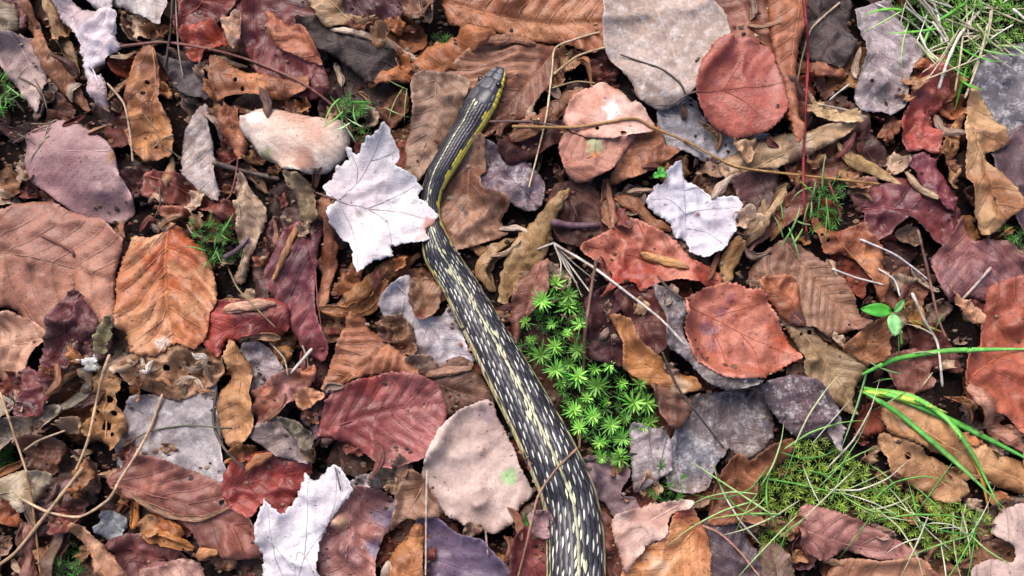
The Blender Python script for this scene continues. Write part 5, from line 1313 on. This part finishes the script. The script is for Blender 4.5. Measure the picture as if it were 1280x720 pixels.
for k in range(14):
    x, y = rng.uniform(0, 60), rng.uniform(100, 260)
    if k > 7: x, y = rng.uniform(180, 250), rng.uniform(150, 300)
    a = rng.uniform(0, 3.14); ln = rng.uniform(25, 55); dx, dy = math.cos(a) * ln / 2, math.sin(a) * ln / 2
    twig('straw', 'thin dull straw in the dark gaps around the mauve pink leaf', [(x - dx, y - dy), (x + rng.normal(0, 3), y + rng.normal(0, 3)), (x + dx, y + dy)], rng.uniform(.8, 1.3), ['#8c7c68', '#6c5c4c', '#a4947c'][rng.integers(3)], group='dull straws in the gaps')

# ------------------------------------------------------------------ grass
G = [
 ('long wide green grass blade over the large terracotta leaf', '1078,468 1120,449 1180,439 1240,437 1320,436', 6.5, '#58b040', '#8cd070'),
 ('broad green grass blade crossing the cream tan puffy leaf', '1078,484 1130,500 1200,531 1320,592', 7.5, '#74c84c', '#4ca04c'),
 ('slender green grass blade bending down the puffy leaf', '1080,486 1140,496 1185,525 1218,572 1252,640', 7, '#84d054', '#68b458'),
 ('green grass blade arching to the mossy grass', '1080,490 1120,515 1165,552 1210,592 1256,636', 7, '#58a844', '#7cb05c'),
 ('yellow green grass blade at the foot of the broad blade', '1076,490 1110,494 1145,502 1185,516', 8, '#a8cc3c', '#c8c85c'),
 ('thin green blade lying on the khaki tan leaf', '1085,460 1072,505 1052,560', 3, '#6c9c58', '#8cac74'),
 ('withered orange grass blade across the puffy leaf', '1208,558 1222,585 1230,608 1236,640', 6, '#b0803c', '#c89c44'),
 ('short olive blade beside the seedling', '1140,400 1160,408 1180,416', 3, '#8c9040', '#b0a454'),
]
for l_, p_, w_, a_, b_ in G: blade('grass_blade', l_, p_, w_, a_, b_, lift=3)
def scatter(poly, n, lmin, lmax, wmin, wmax, cols, label, group, amean=None, lift=(1, 7)):
    k = 0; x0, y0 = poly.min(0); x1, y1 = poly.max(0)
    while k < n:
        x, y = rng.uniform(x0, x1), rng.uniform(y0, y1)
        if not inside(np.array([x]), np.array([y]), poly)[0]: continue
        a = rng.uniform(0, 6.28) if amean is None else rng.normal(amean, .8); ln = rng.uniform(lmin, lmax)
        cv = rng.normal(0, .3)
        p = [(x + math.cos(a + cv * t) * ln * t, y + math.sin(a + cv * t) * ln * t) for t in (0, .35, .7, 1)]
        c = cols[rng.integers(len(cols))]
        blade('grass_blade', label, p, rng.uniform(wmin, wmax), c, None, lift=rng.uniform(*lift), arch=rng.uniform(0, 8), group=group); k += 1
scatter(MOSS_B, 60, 45, 130, 1.2, 2.4, ['#6cb04c', '#88bc60', '#4c943c', '#a0c478', '#c4c89c', '#d8d4bc'], 'fine grass blade growing out of the moss around the dusky pink leaf', 'fine grass blades in the mossy grass')
scatter(MOSS_C, 30, 30, 70, 2.0, 4.0, ['#58b034', '#74c048', '#90c868', '#a8c880'], 'green grass blade among the pale straws', 'green blades among the straws')
scatter(P('420,120 455,125 462,165 430,172'), 9, 22, 48, 1.6, 3.0, ['#4c8c38', '#74a850', '#b0c498'], 'short green grass blade of the tuft beside the white mottled bun', 'blades of the small grass tuft')
scatter(P('470,110 520,105 522,140 475,135'), 4, 30, 50, 1.2, 1.8, ['#6c9048', '#94a868'], 'wispy thin green blade near the throat of the snake', 'wispy blades near the snake')
scatter(P('1008,235 1042,232 1045,280 1012,285'), 12, 22, 48, 1.6, 2.8, ['#3c742c', '#5c9040', '#84a064'], 'dark green grass blade behind the crimson stem', 'dark blades behind the crimson stem')
scatter(P('970,275 1003,265 1005,300 972,300'), 6, 25, 45, 1.6, 2.8, ['#4c9438', '#84b464'], 'green grass blade between the hazel leaf and ribbed leaf', 'blades beside the ribbed leaf')
scatter(P('1110,400 1175,405 1178,490 1112,490'), 8, 25, 50, 1.4, 2.4, ['#5c8c40', '#84a464', '#b8b894'], 'thin grass blade under the long wide green blade', 'thin blades under the wide blade')
scatter(P('250,285 295,288 295,322 255,322'), 8, 15, 32, 1.4, 2.2, ['#3c7c2c', '#5c9c40'], 'small green blade beside the glowing orange leaf', 'blades beside the glowing orange leaf')
scatter(P('0,100 12,100 14,138 0,140'), 7, 15, 35, 1.4, 2.4, ['#3c7c2c', '#5c9c40', '#84a464'], 'small green blade beside the pale pinkish leaf', 'blades beside the pale pinkish leaf')

# ------------------------------------------------------------------ green seedling and a clover scrap
def small_leaf(name, root, org, px, py, ang, Lp, Wp, z, c):
    n = 9; V = []; F = []
    d = np.array([math.cos(ang), -math.sin(ang)]); s = np.array([-d[1], d[0]]); w0 = unproj(px, py, z)
    for i in range(n):
        t = i / (n - 1); wv = Wp * .5 * math.sin(math.pi * min(1, t ** .8 * .98 + .01)) ** .75
        for j in range(5):
            v = (j - 2) / 2
            q = w0 + d * Lp * t + s * wv * v
            V.append((q[0], q[1], z + 2.2 * abs(v) + 3 * math.sin(t * 2.6) + .4 * math.sin(t * 20)))
    for i in range(n - 1):
        for j in range(4):
            q = i * 5 + j; F.append((q, q + 1, q + 6, q + 5))
    tr = [t for q in F for t in ((q[0], q[1], q[2]), (q[0], q[2], q[3]))]
    VV, FF = shell(np.array(V), tr, .7)
    return mesh_obj(name, VV, FF, M['green'], root, org, np.tile(lin(c) * KALB, (len(VV), 1)))
w = unproj(1117, 400, 40); zb = float(hs_max(np.array([w[0]]), np.array([w[1]]), 4)[0])
org = np.array([w[0], w[1], zb]); sd = empty('seedling', org); tag(sd, 'small seedling with one bright green oval leaf and a pale one', 'seedling')
zt = zb + 14
wp = unproj(1116, 392, zt); wq = unproj(1124, 372, zt + 3); wb = unproj(1128, 430, zb)
v, f = ftube(catmull(np.array([[wb[0], wb[1], zb - 2], [w[0], w[1], zb + 8], [wp[0], wp[1], zt]]), False, 2), 1.3, 6)
mesh_obj('stem', v, f, M['green'], sd, org, np.tile(lin('#7c9c50') * KALB, (len(v), 1)))
small_leaf('leaf', sd, org, 1114, 389, math.pi + .05, 38, 17, zt, '#49a632'); small_leaf('leaf', sd, org, 1115, 392, 1.55, 28, 17, zt + 1, '#86c87c')
small_leaf('leaf', sd, org, 1117, 391, -.9, 20, 9, zt + 2, '#5c9a4c')
w = unproj(824, 218, 40); zb = float(hs_max(np.array([w[0]]), np.array([w[1]]), 2)[0]); org = np.array([w[0], w[1], zb])
cl = empty('clover', org); tag(cl, 'tiny green clover scrap beside the small white maple leaf', 'clover')
for a_ in (2.6, .3, -1.2): small_leaf('leaf', cl, org, 824, 218, a_, 10, 9, zb + 3, '#4aa63a')
